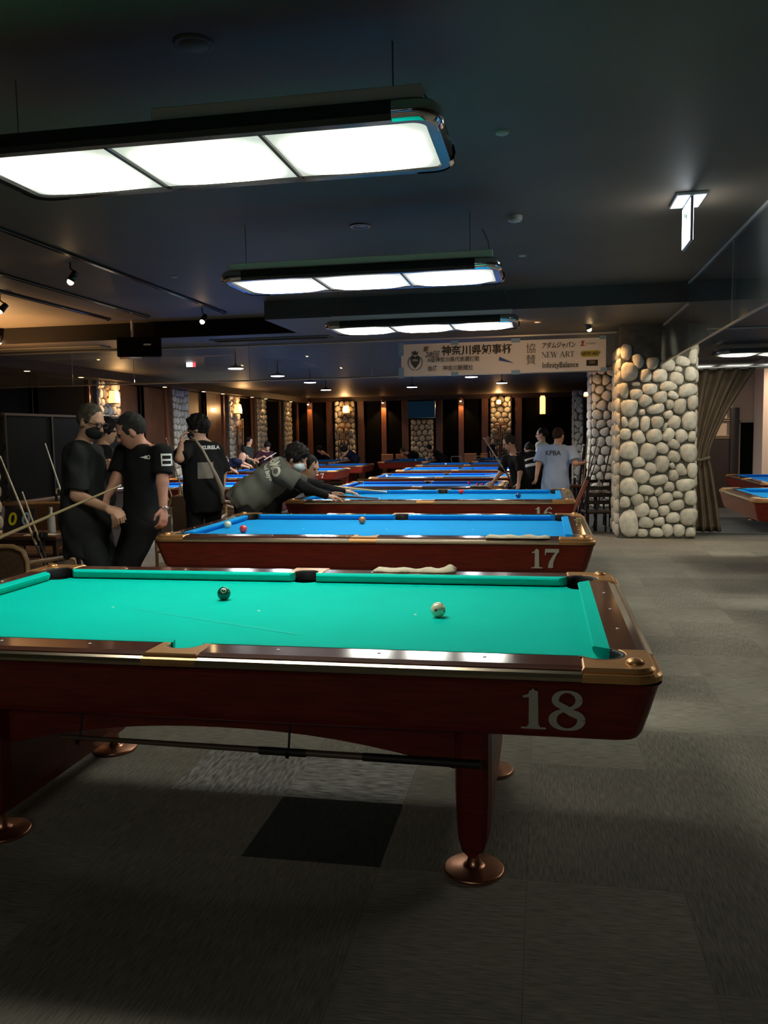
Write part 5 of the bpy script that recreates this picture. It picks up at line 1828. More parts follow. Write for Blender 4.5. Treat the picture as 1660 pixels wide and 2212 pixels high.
o5 = ball('orange brown ball by the far cushion of table 17', -.268, 3.225, BED, (.42, .13, .03))
mb = MB(); mb.lathe([(.012, .0262), (1e-6, .0288)], 14, R=Vector((.1, -.85, -.35)).to_track_quat('Z', 'Y').to_matrix()); mb.build('number_disc', MATS['ball_ivory'], o5)
ball('bright red ball at the far cushion of table 16', .204, 6.39, BED, (.75, .01, .015))
ball('dark blue ball on table 16', .864, 5.80, BED, (.005, .05, .20))
LB = BED + LOW
for lb, u, c in (('pink ball near the far cushion behind table 16', (-.169, 11.774), (.80, .05, .12)), ('orange ball in the row by the hand', (.020, 11.233), (.75, .16, .06)), ('pink ball in the row by the hand', (.105, 11.226), (.80, .05, .15)), ('white ball in the row by the hand', (.185, 11.222), (.75, .78, .72)),
                 ('white ball at the left end of the second table behind 16', (-2.10, 14.2), (.75, .75, .70)), ('green ball on the third table behind 16', (-.62, 17.9), (.01, .12, .05)), ('red ball on the third table behind 16', (.10, 17.6), (.7, .05, .05)),
                 ('white ball on the fourth table behind 16', (-1.62, 20.9), (.75, .75, .70)), ('red ball on the table numbered 7', (-4.6, 17.6), (.7, .05, .12)), ('white ball on the back middle table', (-3.05, 24.6), (.75, .75, .70))):
    ball(lb, u[0], u[1], LB, c)
m_towel = mat('cream_towel', (.62, .55, .40), .95, noise=.12, nscale=10, bump=.5, bscale=120)
def towel(label, x0, x1, y, z, w_=.085, peak=0.):
    mb = MB()
    nx, ny = 16, 5
    vs, fs = [], []
    rnd = random.Random(int(x0 * 100) + 7)
    for j in range(2):
        for i in range(nx + 1):
            for k in range(ny + 1):
                t_, s_ = i / nx, k / ny
                zz = (.014 + .004 * math.sin(i * 1.3) + .003 * math.cos(k * 2.1 + i) + peak * max(0, (t_ - .72) / .28) ** 2 * (1 - abs(s_ - .6))) * (1 if j else 0)
                edge = min(s_, 1 - s_, t_ * 4, (1 - t_) * 4)
                zz *= min(1, .35 + edge * 4)
                vs.append((x0 + (x1 - x0) * t_ + .006 * math.sin(k * 2.), y - w_ / 2 + w_ * s_ + .006 * math.sin(i * .9), z + .001 + zz))
    n1 = (nx + 1) * (ny + 1)
    for i in range(nx):
        for k in range(ny):
            a = i * (ny + 1) + k
            fs.append((n1 + a, n1 + a + ny + 1, n1 + a + ny + 2, n1 + a + 1))
            fs.append((a, a + 1, a + ny + 2, a + ny + 1))
    for i in range(nx):
        a = i * (ny + 1); fs.append((a, a + ny + 1, n1 + a + ny + 1, n1 + a))
        a = i * (ny + 1) + ny; fs.append((a + ny + 1, a, n1 + a, n1 + a + ny + 1))
    for k in range(ny):
        fs.append((k + 1, k, n1 + k, n1 + k + 1))
        a = nx * (ny + 1) + k; fs.append((a, a + 1, n1 + a + 1, n1 + a))
    mb.add(vs, fs, True)
    o = mb.build('towel', m_towel)
    tag(o, label, 'towel')
towel('crumpled cream towel on the far rail of green table 18', .32, .71, .765, RT, .075, .035)
towel('folded cream towel on the near rail of table 17', .77, 1.16, 2.095, RT)
towel('cream towel on the near rail of the table behind 16', -.05, .50, 10.56, RT + LOW)
for lb, x, y in (('yellow chalk cube on the rail near the folded towel', 1.375, 3.02), ('yellow chalk cube beyond the dark blue ball', 1.375, 6.02)):
    t = thing('chalk_cube', lb, 'chalk', (x, y, RT))
    mb = MB(); mb.box((0, 0, .016), (.034, .034, .032), bev=.002); mb.build('paper', mat('chalk_paper', (.45, .38, .14), .7), t)
    mb = MB(); mb.lathe([(.012, .032), (.011, .0325), (1e-6, .0315)], 12); mb.build('chalk', mat('chalk_blue', (.1, .25, .35), .9), t)
a_, b_ = Vector((-0.567, -0.007, 0.785)), Vector((0.284, -0.372, 0.785))
mb = MB(); dv = (b_ - a_).normalized(); nn = Vector((-dv.y, dv.x, 0)) * .005
mb.add([a_ - nn * .6, b_ - nn * 1.5, b_ + nn * 1.5, a_ + nn * .6], [(0, 1, 2, 3)]); mb.v = [(p[0], p[1], BED + .0008) for p in mb.v]
mb.build('chalk_streak', cloth('chalked_green_cloth', (.02, .58, .47)), T18)
# ------------------------------------------------------------------ cues
m_shaft = mat('maple_shaft', (.62, .48, .27), .3, noise=.08, nscale=5, coat=.3)
m_shaftw = mat('pale_shaft', (.70, .64, .50), .3, coat=.3)
m_butt = mat('dark_cue_butt', (.03, .012, .008), .25, coat=.5)
m_ferr = mat('white_ferrule', (.85, .84, .80), .3)
def cue(label, tip, butt, shaft=None, bm=None, frac=.52, r0=.0062, r1=.0145, group=None):
    a, b = Vector(tip), Vector(butt)
    t = thing('cue', label, 'cue', b, 0, group)
    d = a - b
    mb = MB(); mb.tube([d * .99, d * (1 - frac)], [r0, r0 + (r1 - r0) * frac], 10); mb.build('shaft', shaft or m_shaft, t)
    mb = MB(); mb.tube([d * (1 - frac), d * 0.02], [r0 + (r1 - r0) * frac, r1], 10); mb.build('butt', bm or m_butt, t)
    mb = MB(); mb.tube([d, d * .985], r0 * 1.01, 10); mb.build('ferrule', m_ferr, t)
    mb = MB(); mb.tube([d * .022, (0, 0, 0)], [r1 * 1.03, r1 * .95], 10); mb.build('bumper', m_pock, t)
    return t
cue('pale cue pointing up across the grey-haired man', (-1.637, 1.996, 1.171), (-2.717, 1.592, 0.694), frac=.72)
cue('tall maple cue standing at the left edge in the cue holder', (-3.371, 3.2, 1.348), (-2.85, 3.2, .01), frac=.56)
cue('short pale cue standing in the cue holder', (-3.183, 3.2, 1.047), (-2.87, 3.24, .01), frac=.40)
cue('thin white cue leaning behind the cue holder', (-3.043, 3.35, 1.449), (-2.60, 3.35, .01), m_shaftw, r0=.005, frac=.7)
cue('thin silver cue leaning on the rattan chair left of table 17', (-3.28, 6.2, 1.48), (-2.86, 6.2, .01), mat('silver_shaft', (.35, .35, .34), .3), frac=.7)
cue('dark cue leaning beside the silver one', (-3.19, 6.3, 1.36), (-2.84, 6.3, .01), mat('dark_shaft', (.06, .04, .03), .3), frac=.7)
cue('brown cue leaning low by the polo shirt', (-3.33, 6.3, .93), (-3.02, 6.26, .01), m_shaft, frac=.3)
cue('pale cue aimed along table 16 by the hidden player', (-0.517, 5.634, 0.864), (-1.205, 5.431, 0.954), frac=.85, r0=.008, r1=.0125)
cue('dark cue of the grey t-shirt player on table 16', (-0.465, 4.948, 0.848), (-0.957, 4.675, 0.902), mat('dark_shaft', (.06, .04, .03), .3), frac=.6)
cue('cue held upright by the man gathering balls', (0.202, 10.237, 1.393), (0.599, 10.050, 0.779), mat('grey_maple_shaft', (.30, .25, .19), .4), frac=.75, r0=.010, r1=.014)
cue('cue across the second table behind table 16', (-.05, 14.2, .60), (.92, 14.5, .64), frac=.7)
cue('cue held by the plum shirt player', (-5.923, 18.546, 1.020), (-6.374, 18.436, 0.755), m_shaftw, frac=.7, r0=.01, r1=.016)
# bridge stick on hooks below table 18
t = thing('bridge_stick', 'long dark bridge stick hung below green table 18', 'cue', (0, -.60, .445))
mb = MB(); mb.tube([(-.52, 0, .012), (.93, 0, -.002)], [.008, .013], 10); mb.build('stick', mat('dull_brown_stick', (.10, .065, .04), .4), t)
mb = MB(); mb.tube([(.55, 0, .001), (.93, 0, -.003)], [.0135, .0145], 10); mb.build('grip', m_pock, t)
mb = MB(); mb.tube([(.20, 0, .003), (.36, 0, .002)], .0135, 10); mb.build('sleeve', m_pock, t)
for x in (.30,):
    mb = MB(); mb.tube([(x, .04, .16), (x, .005, .02), (x, -.012, -.014), (x, -.026, -.004), (x, -.03, .012)], .004, 6); mb.build('hook', m_pock, t)
mb = MB(); mb.tube([(-.45, .04, .165), (-.45, .005, .02), (-.45, -.016, -.006), (-.45, -.026, .01)], .004, 6); mb.build('hook', m_pock, t)
# vertical cue racks on the far pillars
def rack(label, x, y, z, n, rz=0., width=.42):
    t = thing('cue_rack', label, 'cue rack', (x, y, z), rz)
    for zz, nm in ((.12, 'lower_board'), (1.32, 'upper_board')):
        mb = MB(); mb.box((0, 0, zz), (width + .1, .08, .05), bev=.006); mb.build(nm, m_batten, t)
    mb = MB(); mb.box((0, .065, .75), (.05, .065, 1.25)); mb.build('back_post', m_batten, t)
    gname = 'cues in the ' + label
    for k in range(n):
        xx = -width / 2 + width * k / (n - 1)
        p = Vector((xx, -.03, .15)); q = Vector((xx, -.03, 1.58))
        M_ = Matrix.Translation((x, y, z)) @ Matrix.Rotation(rz, 4, 'Z')
        cue(ORD[k] + ' upright cue from the left in the ' + label, M_ @ q, M_ @ p, mat('rack_shaft', (.40, .24, .11), .35), frac=.55, r0=.008, r1=.018, group=gname)
rack('cue rack on the far lit pillar', -6.32, 28.12, .42, 6)
rack('cue rack on the far orange pillar', -.42, 28.12, .42, 6)
rack('cue rack on the left wall pillar', -7.93, 21.25, .42, 4, PI / 2)

# ------------------------------------------------------------------ partition, side table, chairs on the left
m_rattan = mat('rattan_cane', (.36, .22, .10), .45, noise=.2, nscale=9, coat=.2)
def weave_mat():
    m = bpy.data.materials.new('wicker_weave')
    m.use_nodes = True
    nt = m.node_tree
    b = nt.nodes['Principled BSDF']
    b.inputs['Roughness'].default_value = .6
    tc = nd(nt, 'ShaderNodeTexCoord')
    wv = nd(nt, 'ShaderNodeTexWave', wave_type='BANDS', bands_direction='X'); wv.inputs['Scale'].default_value = 30; wv.inputs['Distortion'].default_value = .4
    w2 = nd(nt, 'ShaderNodeTexWave', wave_type='BANDS', bands_direction='Z'); w2.inputs['Scale'].default_value = 36; w2.inputs['Distortion'].default_value = .6
    nt.links.new(tc.outputs['Object'], wv.inputs[0]); nt.links.new(tc.outputs['Object'], w2.inputs[0])
    mu = nd(nt, 'ShaderNodeMath', operation='MULTIPLY'); nt.links.new(wv.outputs['Fac'], mu.inputs[0]); nt.links.new(w2.outputs['Fac'], mu.inputs[1])
    cr = nd(nt, 'ShaderNodeValToRGB'); cr.color_ramp.elements[0].color = (.05, .026, .012, 1); cr.color_ramp.elements[1].color = (.30, .17, .075, 1)
    nt.links.new(mu.outputs[0], cr.inputs[0]); nt.links.new(cr.outputs[0], b.inputs['Base Color'])
    bp = nd(nt, 'ShaderNodeBump'); bp.inputs['Strength'].default_value = .8; bp.inputs['Distance'].default_value = .006
    nt.links.new(mu.outputs[0], bp.inputs['Height']); nt.links.new(bp.outputs[0], b.inputs['Normal'])
    return m
m_weave = weave_mat()
m_cush = mat('brown_cushion', (.10, .055, .03), .8, noise=.2, nscale=8)
t = thing('glass_partition', 'low wooden partition with dark glass behind the grey-haired man', 'partition', (-4.5, 6.2, 0))
mb = MB(); mb.box((0, 0, .39), (.10, 2.6, .78)); mb.build('lower_panel', m_dwood, t)
mb = MB(); mb.box((.02, 0, .80), (.20, 2.64, .045), bev=.01); mb.build('ledge', mat('brown_ledge', (.16, .085, .045), .4, noise=.2, nscale=6, stretch=(8, 1, 8)), t)
for y0, y1 in ((-1.29, -.44), (-.42, .43), (.45, 1.29)):
    mb = MB(); mb.box((0, (y0 + y1) / 2, 1.28), (.02, y1 - y0, .92)); mb.build('dark_pane', mat('dark_glass', (.005, .006, .005), .4, spec=.04), t)
for yy in (-1.30, -.43, .44, 1.30):
    mb = MB(); mb.box((0, yy, 1.28), (.04, .03, .94)); mb.build('post', m_lampblack, t)
mb = MB(); mb.box((0, 0, 1.755), (.05, 2.64, .03), bev=.004); mb.build('top_rail', mat('bronze_rail', (.12, .10, .08), .25, .8), t)
# side table with the flip scoreboard
t = thing('side_table', 'small dark wooden side table with score cards at the left', 'table', (-3.24, 3.48, 0))
mb = MB(); mb.box((0, 0, .645), (.62, .42, .035), bev=.008); mb.build('top', mat('walnut_top', (.09, .042, .025), .35, noise=.3, nscale=7, stretch=(1.5, 9, 9)), t)
for sx in (-1, 1):
    for sy in (-1, 1):
        mb = MB(); mb.box((sx * .27, sy * .17, .314), (.035, .035, .628)); mb.build('leg', m_dwood, t)
mb = MB(); mb.box((0, 0, .60), (.56, .36, .05)); mb.build('apron', m_dwood, t)
m_paper = mat('white_paper', (.72, .70, .64), .8)
for k, (x, y, r) in enumerate(((-3.20, 3.36, .3), (-3.06, 3.38, -.2))):
    mb = MB(); mb.box((0, 0, .001 + .0015 * k), (.15, .10, .0015)); o = mb.build('score_sheet', m_paper, None, (x, y, .663), (0, 0, r)); tag(o, ['white score sheet under the flip scoreboard', 'white score sheet beside the cue holder'][k], 'paper')
t = thing('flip_scoreboard', 'black flip scoreboard showing a yellow zero', 'scoreboard', (-3.36, 3.36, .663), .12)
RB = Matrix.Rotation(-.32, 3, 'X')
mb = MB(); mb.box((0, .045, .115), (.27, .012, .22), RB); mb.build('board', mat('dark_board', (.025, .02, .022), .5), t)
mb = MB(); mb.tube([RB @ Vector((-.137, .03, -.105)) + Vector((0, .045, .115)), RB @ Vector((-.137, 0, .112)) + Vector((0, .045, .115))], .006, 6); mb.build('frame_edge', mat('pink_brown_edge', (.35, .2, .16), .5), t)
mb = MB(); mb.tube([(-.137, .0, .006), (.137, .0, .006)], .006, 6); mb.build('frame_edge', MATS['pink_brown_edge'], t)
for k, (dx, mm, s_) in enumerate(((-.055, mat('digit_yellow', (.75, .65, .02), .5), '0'), (.065, mat('digit_blue', (.30, .5, .62), .5), '0'))):
    me = text_mesh(s_, .16, mm, 'digit', .0005, bold=.003)
    o = ob('digit', me, t); o.matrix_local = Matrix.Translation(Vector((dx, .045, .125)) + RB @ Vector((0, -.008, 0))) @ RB.to_4x4() @ Matrix.Rotation(PI / 2, 4, 'X')
t = thing('water_bottle', 'clear water bottle with white cap behind the cues', 'bottle', (-3.13, 3.52, .663))
mb = MB(); mb.lathe([(.032, 0), (.034, .01), (.034, .13), (.030, .15), (.013, .185), (.013, .20)], 14); mb.build('bottle_body', mat('cloudy_plastic', (.45, .45, .42), .15, coat=.4), t)
mb = MB(); mb.lathe([(.016, .198), (.016, .225)], 12); mb.build('cap', m_offw, t)
t = thing('cue_holder', 'black cue holder clamped to the side table', 'cue holder', (-3.05, 3.24, .545))
mb = MB(); mb.box((0, 0, .13), (.10, .05, .05), bev=.01); mb.build('clamp', m_lampblack, t)
mb = MB(); mb.box((-.01, .02, .06), (.04, .04, .16), bev=.008); mb.build('bracket', m_lampblack, t)
for k in (-1, 1):
    mb = MB(); mb.box((k * .03, -.04, .14), (.014, .06, .05), bev=.004); mb.build('prong', m_lampblack, t)
def rattan_chair(label, p, rz, w_=.62, d_=.60, hb=.80, ha=.60):
    """front is local -y"""
    t = thing('rattan_armchair', label, 'chair', p, rz, 'rattan armchairs')
    mb = MB(); mb.box((0, 0, .34), (w_ - .06, d_ - .06, .06), bev=.01); mb.build('seat', m_weave, t)
    mb = MB(); mb.box((0, -.01, .40), (w_ - .10, d_ - .10, .08), bev=.03); mb.build('cushion', m_cush, t)
    mb = MB(); mb.box((0, d_ / 2 - .02, (hb + .34) / 2 + .03), (w_ - .08, .025, hb - .40), bev=.006); mb.build('backrest', m_weave, t)
    r_ = .017
    mb = MB(); pts = [(-w_ / 2, d_ / 2, .0), (-w_ / 2, d_ / 2, hb - .10), (-w_ / 2 + .03, d_ / 2, hb - .03), (-w_ / 2 + .10, d_ / 2, hb), (w_ / 2 - .10, d_ / 2, hb), (w_ / 2 - .03, d_ / 2, hb - .03), (w_ / 2, d_ / 2, hb - .10), (w_ / 2, d_ / 2, 0)]
    mb.tube(pts, r_, 8); mb.build('back_frame', m_rattan, t)
    for s in (-1, 1):
        x = s * w_ / 2
        mb = MB(); mb.tube([(x, d_ / 2, ha + .03), (x, -d_ / 2 + .10, ha), (x, -d_ / 2 + .02, ha - .03), (x, -d_ / 2, ha - .10), (x, -d_ / 2, 0)], r_, 8); mb.build('arm', m_rattan, t)
        mb = MB(); mb.box((x, .0, .46), (.015, d_ - .06, .24)); mb.build('side_panel', m_weave, t)
        mb = MB(); mb.tube([(x, d_ / 2, .10), (x, -d_ / 2, .10)], r_ * .8, 6); mb.build('stretcher', m_rattan, t)
    mb = MB(); mb.tube([(-w_ / 2, -d_ / 2, .31), (w_ / 2, -d_ / 2, .31)], r_, 8); mb.build('front_rail', m_rattan, t)
    return t
rattan_chair('rattan armchair back cut by the left picture edge near table 18', (-2.72, 2.34, 0), PI, hb=.745, w_=.66)
rattan_chair('rattan armchair behind the score table', (-3.66, 4.20, 0), .25, hb=.84)
rattan_chair('rattan armchair with curved arms behind table 17', (-2.98, 6.72, 0), PI / 2 + .35, hb=.88, ha=.64, w_=.66, d_=.66)
rattan_chair('rattan armchair hidden between the two standing men', (-2.55, 5.2, 0), .2, hb=.84)
# umbrellas hung by their hooks
def umbrella(label, p, h, rz=0.):
    t = thing('umbrella', label, 'umbrella', p, rz)
    mb = MB(); mb.tube([(0, 0, h)] + [(.028 - .028 * math.cos(q), 0, h + .028 * math.sin(q) + .03) for q in np.linspace(0, PI, 9)] + [(.056, 0, h + .01)], .010, 8); mb.build('handle', mat('cream_handle', (.62, .50, .34), .4), t)
    mb = MB(); mb.tube([(0, 0, h), (0, 0, h - .62), (0, 0, h - .70)], [.014, .030, .006], 8); mb.build('folded_canopy', f_char, t)
umbrella('umbrella with cream hook hanging at the dark glass ledge', (-4.34, 5.55, 0), .86, .3)
umbrella('umbrella with cane hook beside the polo shirt arm', (-3.329, 6.171, 0.350)[:2] + (0,), .72, .2)

# ------------------------------------------------------------------ right group of chairs, table and cues by the dim pillar
m_dch = mat('black_chair_wood', (.018, .014, .012), .35, coat=.3)
def slat_chair(label, p, rz):
    t = thing('slat_chair', label, 'chair', p, rz, 'dark chairs by the pillar')
    mb = MB(); mb.box((0, 0, .44), (.42, .42, .04), bev=.012); mb.build('seat', mat('dark_seat', (.03, .022, .018), .6), t)
    for sx in (-1, 1):
        mb = MB(); mb.tube([(sx * .19, .20, 0), (sx * .19, .20, .44), (sx * .185, .25, .86)], .017, 8); mb.build('back_leg', m_dch, t)
        mb = MB(); mb.tube([(sx * .19, -.19, 0), (sx * .19, -.19, .44)], .017, 8); mb.build('leg', m_dch, t)
        mb = MB(); mb.tube([(sx * .19, -.19, .18), (sx * .19, .20, .18)], .010, 6); mb.build('stretcher', m_dch, t)
    for zz in (.60, .71, .82):
        mb = MB(); mb.box((0, .215 + (zz - .44) * .1, zz), (.36, .015, .055), bev=.004); mb.build('slat', m_dch, t)
slat_chair('dark slat-back chair at the foot of the large pillar', (1.94, 10.35, LOW), .15 + PI)
slat_chair('dark slat-back chair farther left of the dim pillar', (1.55, 11.9, LOW), -1.0 + PI)
slat_chair('dark slat-back chair behind the bottle table', (2.05, 12.2, LOW), PI + .2)
t = thing('bottle_table', 'small black round table with bottle and cups', 'table', (1.98, 11.2, LOW))
mb = MB(); mb.lathe([(.28, .66), (.29, .675), (.28, .69)], 24); mb.build('top', m_dch, t)
mb = MB(); mb.tube([(0, 0, .02), (0, 0, .66)], .03, 10); mb.build('column', m_dch, t)
mb = MB(); mb.lathe([(.20, 0), (.19, .02), (.04, .035)], 20); mb.build('base', m_dch, t)
TZ = LOW + .69
t = thing('water_bottle', 'clear water bottle on the small black table', 'bottle', (2.03, 11.12, TZ))
mb = MB(); mb.lathe([(.032, 0), (.034, .01), (.034, .14), (.013, .19), (.013, .21)], 14); mb.build('bottle_body', mat('clear_plastic', (.5, .5, .5), .12, coat=.5), t)
mb = MB(); mb.lathe([(.016, .208), (.016, .235)], 12); mb.build('cap', m_offw, t)
for k, (x, y, lb) in enumerate(((1.90, 11.02, 'white paper cup on the small black table'), (1.98, 11.0, 'cream ashtray cup beside the bottle'))):
    mb = MB(); mb.lathe([(.026, 0), (.034, .07 - .03 * k), (.031, .07 - .03 * k), (.024, .006)], 14); o = mb.build('cup', m_offw, None, (x, y, TZ)); tag(o, lb, 'cup')
t = thing('cue_stand', 'dark floor stand holding cues left of the dim pillar', 'cue stand', (1.62, 10.7, LOW))
mb = MB(); mb.lathe([(.20, 0), (.20, .03), (.05, .05)], 20); mb.build('base', m_dch, t)
mb = MB(); mb.tube([(0, 0, .04), (0, 0, .95)], .02, 8); mb.build('post', m_dch, t)
mb = MB(); mb.lathe([(.14, .80), (.15, .82), (.14, .84)], 18); mb.build('ring', m_batten, t)
for k, (lb, a, b) in enumerate((('leather cue case standing in the dark floor stand', (1.768, 10.829, 1.261), (1.60, 10.64, LOW + .05)), ('cue standing on the stand by the blue shirt hand', (1.834, 10.855, 1.409), (1.68, 10.62, LOW + .05)), ('cue on the right of the dark floor stand', (1.891, 10.955, 1.273), (1.74, 10.70, LOW + .05)))):
    cue(lb, a, b, [m_butt, m_shaft, mat('brown_shaft', (.20, .12, .06), .35)][k], frac=.6, r0=[.022, .009, .009][k], r1=[.028, .016, .016][k])
cue('cue leaning on the dim pillar, leftmost', (2.034, 11.500, 1.341), (1.60, 11.0, LOW + .01), mat('brown_shaft', (.20, .12, .06), .35), r0=.008)
cue('cue leaning on the dim pillar, middle', (2.088, 11.500, 1.231), (1.62, 11.45, LOW + .01), m_butt, r0=.008)
cue('long black cue leaning right of the small table', (2.201, 10.809, 1.271), (1.881, 10.217, -0.023), m_butt, frac=.35, r0=.010, r1=.016)
t = thing('cue_case', 'red brown cue case leaning beside table 16', 'cue case', (1.546, 9.668, 0.246))
mb = MB(); p0 = Vector((0, 0, 0)); p1 = Vector((1.778, 10.062, 0.707)) - Vector((1.546, 9.668, 0.246)); mb.tube([p0, p1], .035, 10); mb.build('tube', mat('red_brown_leather', (.22, .07, .045), .5), t)
mb = MB(); mb.tube([p1, p1 * 1.12], .037, 10); mb.build('lid', m_dch, t)
# far chairs behind the back tables
def far_chair(label, p, rz, c):
    t = thing('far_chair', label, 'chair', p, rz, 'chairs along the far wall')
    mb = MB(); mb.box((0, 0, .44), (.44, .44, .05), bev=.01); mb.build('seat', c, t)
    mb = MB(); mb.box((0, .20, .74), (.46, .04, .40), bev=.02); mb.build('backrest', c, t)
    for sx in (-1, 1):
        for sy in (-1, 1):
            mb = MB(); mb.tube([(sx * .19, sy * .19, 0), (sx * .19, sy * .19, .44)], .016, 6); mb.build('leg', m_dch, t)
m_orange = mat('orange_leather', (.45, .17, .06), .5)
far_chair('orange chair under the bright batten', (-4.05, 27.6, LOW), 0, m_orange)
far_chair('orange chair right of the bright batten', (-4.6, 27.6, LOW), 0, m_orange)
far_chair('orange chair behind the folding chairs', (-1.5, 27.6, LOW), 0, m_orange)
far_chair('orange chair near the seated man', (-.9, 27.7, LOW), 0, m_orange)
def folding_chair(label, p, rz):
    t = thing('folding_chair', label, 'folding chair', p, rz)
    fr = mat('white_tube', (.75, .75, .75), .3, .3)
    for sx in (-1, 1):
        mb = MB(); mb.tube([(sx * .2, -.20, 0), (sx * .2, .18, .80)], .012, 6); mb.build('long_tube', fr, t)
        mb = MB(); mb.tube([(sx * .18, .22, 0), (sx * .18, -.16, .46)], .012, 6); mb.build('short_tube', fr, t)
    mb = MB(); mb.tube([(-.2, .18, .80), (-.16, .20, .86), (.16, .20, .86), (.2, .18, .80)], .012, 6); mb.build('top_tube', fr, t)
    mb = MB(); mb.box((0, 0, .44), (.36, .36, .03), bev=.01); mb.build('seat', m_dch, t)
folding_chair('white tubular folding chair at the far wall, left one', (-1.81, 26.5, LOW), .6)
folding_chair('white tubular folding chair at the far wall, right one', (-1.12, 26.6, LOW), -.3)

# ------------------------------------------------------------------ curtain
def curtain():
    mb = MB()
    nz, nx = 30, 44
    z1, z0 = 2.32, .0
    vs, fs = [], []
    def edges(z):
        # tied in at about 1.06 m
        if z > 1.06:
            t_ = (z - 1.06) / (z1 - 1.06)
            return 3.20 + .02 * t_, 3.46 + .62 * t_ ** 1.35
        t_ = (1.06 - z) / 1.06
        return 3.20, 3.46 + .20 * t_ ** .8
    for j in range(nz + 1):
        z = z0 + (z1 - z0) * j / nz
        a, b = edges(z)
        wd = b - a
        for i in range(nx + 1):
            u = i / nx
            pl = .07 * min(1, .35 + abs(z - 1.06) * 1.1)
            vs.append((a + wd * u, 9.55 + pl * math.sin(u * 2 * PI * 4.2 + .5 * math.sin(z * 2)) + .02 * math.sin(u * 9 + z * 3), z + .004))
    for j in range(nz):
        for i in range(nx):
            k = j * (nx + 1) + i
            fs.append((k, k + 1, k + nx + 2, k + nx + 1))
    mb.add(vs, fs, True)
    t = thing('curtain', 'brown curtain tied back beside the large stone pillar', 'curtain', (0, 0, 0))
    t.location = (3.3, 9.55, 0)
    o = mb.build('drape', mat('brown_curtain', (.21, .155, .10), .85, noise=.15, nscale=6), t, (-3.3, -9.55, 0))
    sd = o.modifiers.new('thickness', 'SOLIDIFY'); sd.thickness = .006
    mb = MB(); mb.tube([(-.12, -.06, 1.06), (.02, -.085, 1.04), (.15, -.05, 1.07), (.17, .05, 1.08), (-.10, .06, 1.07)], .022, 8, closed=True); mb.build('tie_back', mat('curtain_tie', (.26, .20, .13), .8), t)
    mb = MB(); mb.tube([(-.15, 0, 2.325), (1.0, 0, 2.325)], .012, 8); mb.build('rod', m_chan, t)
curtain()

# ------------------------------------------------------------------ prints on the clothes
def P_(pp, k):
    return Vector(pp['org']) + Vector(pp[k])
lg = MB()
lg.add([(-.035, 0, 0), (-.005, -.006, 0), (-.005, .006, 0)], [(0, 1, 2)])
lg.add([(.006 + .012 * math.cos(q), .012 * math.sin(q), 0) for q in np.linspace(0, 2 * PI, 14, endpoint=False)], [tuple(range(14))])
for i in range(14):
    q0, q1 = 2 * PI * i / 14, 2 * PI * (i + 1) / 14
    lg.add([(.027 + r * math.cos(q), r * math.sin(q), 0) for r, q in ((.008, q0), (.015, q0), (.015, q1), (.008, q1))], [(0, 1, 2, 3)])
decal(P2, 'shirt', lg.mesh('chest_logo', m_white_print), (-1.630, 2.372, 1.347), (.95, .18, 0), (0, 0, 1), 'chest_logo')
pt = rect_mesh(.075, .085, m_white_print); decal(P2, 'shirt', pt, (-1.451, 2.302, 1.328), (.9, .43, 0), (-.05, 0, 1), 'sleeve_patch')
for k in (-1, 1):
    decal(P2, 'shirt', rect_mesh(.058, .022, f_black), Vector((-1.451, 2.302, 1.328)) + Vector((0, 0, k * .018)), (.9, .43, 0), (-.05, 0, 1), 'sleeve_patch_bar', lift=.006)
xb = Vector((.72, .66, 0)); 
decal(P4, 'shirt', text_mesh('KURELA', .046, m_white_print, 'back_lettering', 0., bold=.002), (-1.947, 4.308, 1.380), (.92, .38, 0), (0, 0, 1), 'back_lettering')
decal(P4, 'shirt', rect_mesh(.14, .15, mat('grey_fade', (.22, .19, .16), .8), 8, 6), (-1.974, 4.232, 1.170), (.95, .3, 0), (0, 0, 1), 'grey_panel')
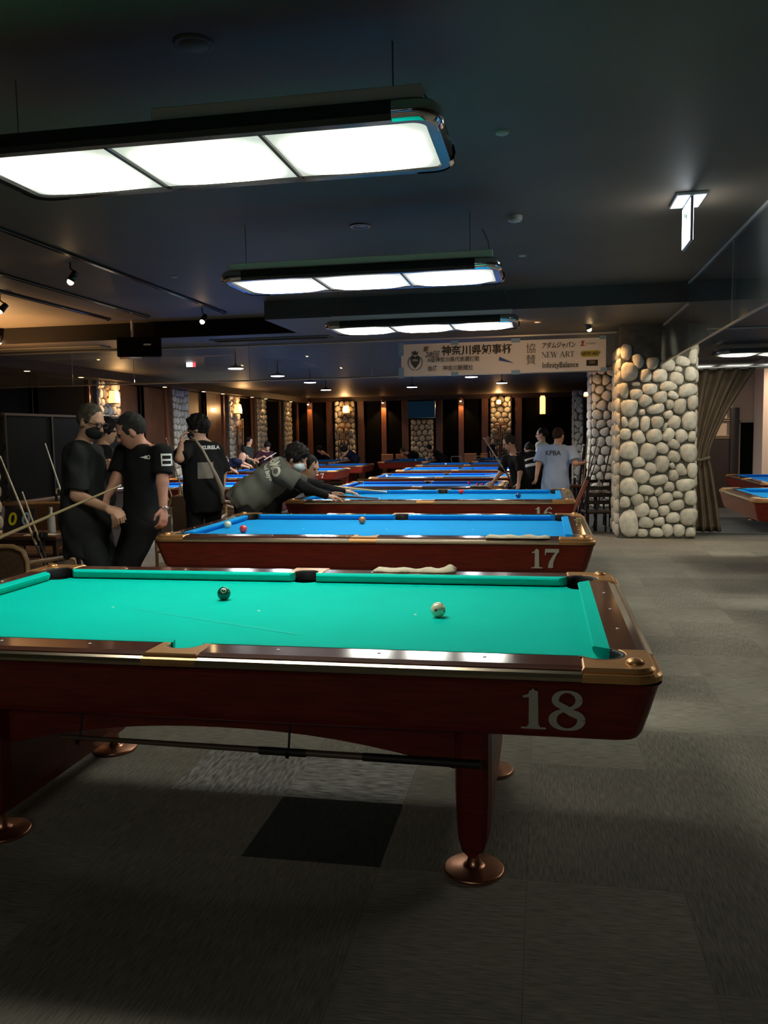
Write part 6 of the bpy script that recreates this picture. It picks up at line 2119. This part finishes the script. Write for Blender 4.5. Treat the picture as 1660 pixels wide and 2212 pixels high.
decal(P5, 'shirt', text_mesh('BMO', .125, m_beige_print, 'back_lettering', 0., bold=.004), (-1.299, 4.210, 1.209), (.45, -.55, -.70), (.82, 0, .50), 'back_lettering', cut=.35)
decal(P5, 'shirt', text_mesh('Bad Boys', .052, m_beige_print, 'back_lettering', 0., bold=.002), (-1.370, 4.193, 1.168), (.45, -.55, -.70), (.82, 0, .50), 'back_lettering', cut=.35)
decal(P8, 'shirt', text_mesh('KPBA', .098, m_dark_print, 'back_lettering', 0., bold=.002), (1.265, 9.701, 1.154), (.98, -.1, 0), (0, 0, 1), 'back_lettering')
decal(P6, 'arm_sleeve', rect_mesh(.012, .11, m_white_print), (-1.167, 5.255, 0.969), (.9, .1, -.2), (.1, 0, 1), 'sleeve_stripe')
decal(P10, 'shirt', rect_mesh(.22, .035, m_white_print), (0.938, 11.265, 1.055), (.95, .2, .25), (-.2, .2, .9), 'white_print')
decal(P10, 'shirt', rect_mesh(.26, .055, m_white_print), (0.955, 11.156, 0.950), (.97, .2, .1), (-.1, .2, .95), 'white_print')
# shoulder strap of the jersey wearer
t = thing('shoulder_bag_strap', 'beige bag strap across the back of the black jersey', 'bag', (-1.931, 4.145, 1.242))
og = Vector((-1.931, 4.145, 1.242))
mb = MB(); pts = [Vector(p) - og for p in ((-2.143, 4.311, 1.482), (-2.039, 4.195, 1.447), (-1.948, 4.141, 1.349), (-1.873, 4.123, 1.221), (-1.838, 4.160, 1.113), (-1.833, 4.253, 1.000), (-1.850, 4.329, 0.864))]
mb.tube(pts, [.010, .012, .012, .013, .020, .026, .020], 6); mb.build('strap', mat('beige_strap', (.30, .25, .18), .7), t)
# wrist watch of the man in the polo shirt
sh_, el_, hd_ = P2['arm']['l']
mb = MB(); dn = Vector(hd_ - el_).normalized(); c0 = Vector(hd_)
a_ = dn.orthogonal().normalized(); b_ = dn.cross(a_)
mb.tube([c0 + (a_ * math.cos(q) + b_ * math.sin(q)) * .031 for q in np.linspace(0, 2 * PI, 14, endpoint=False)], .007, 6, closed=True)
mb.build('wrist_watch', m_chrome, P2['root'])
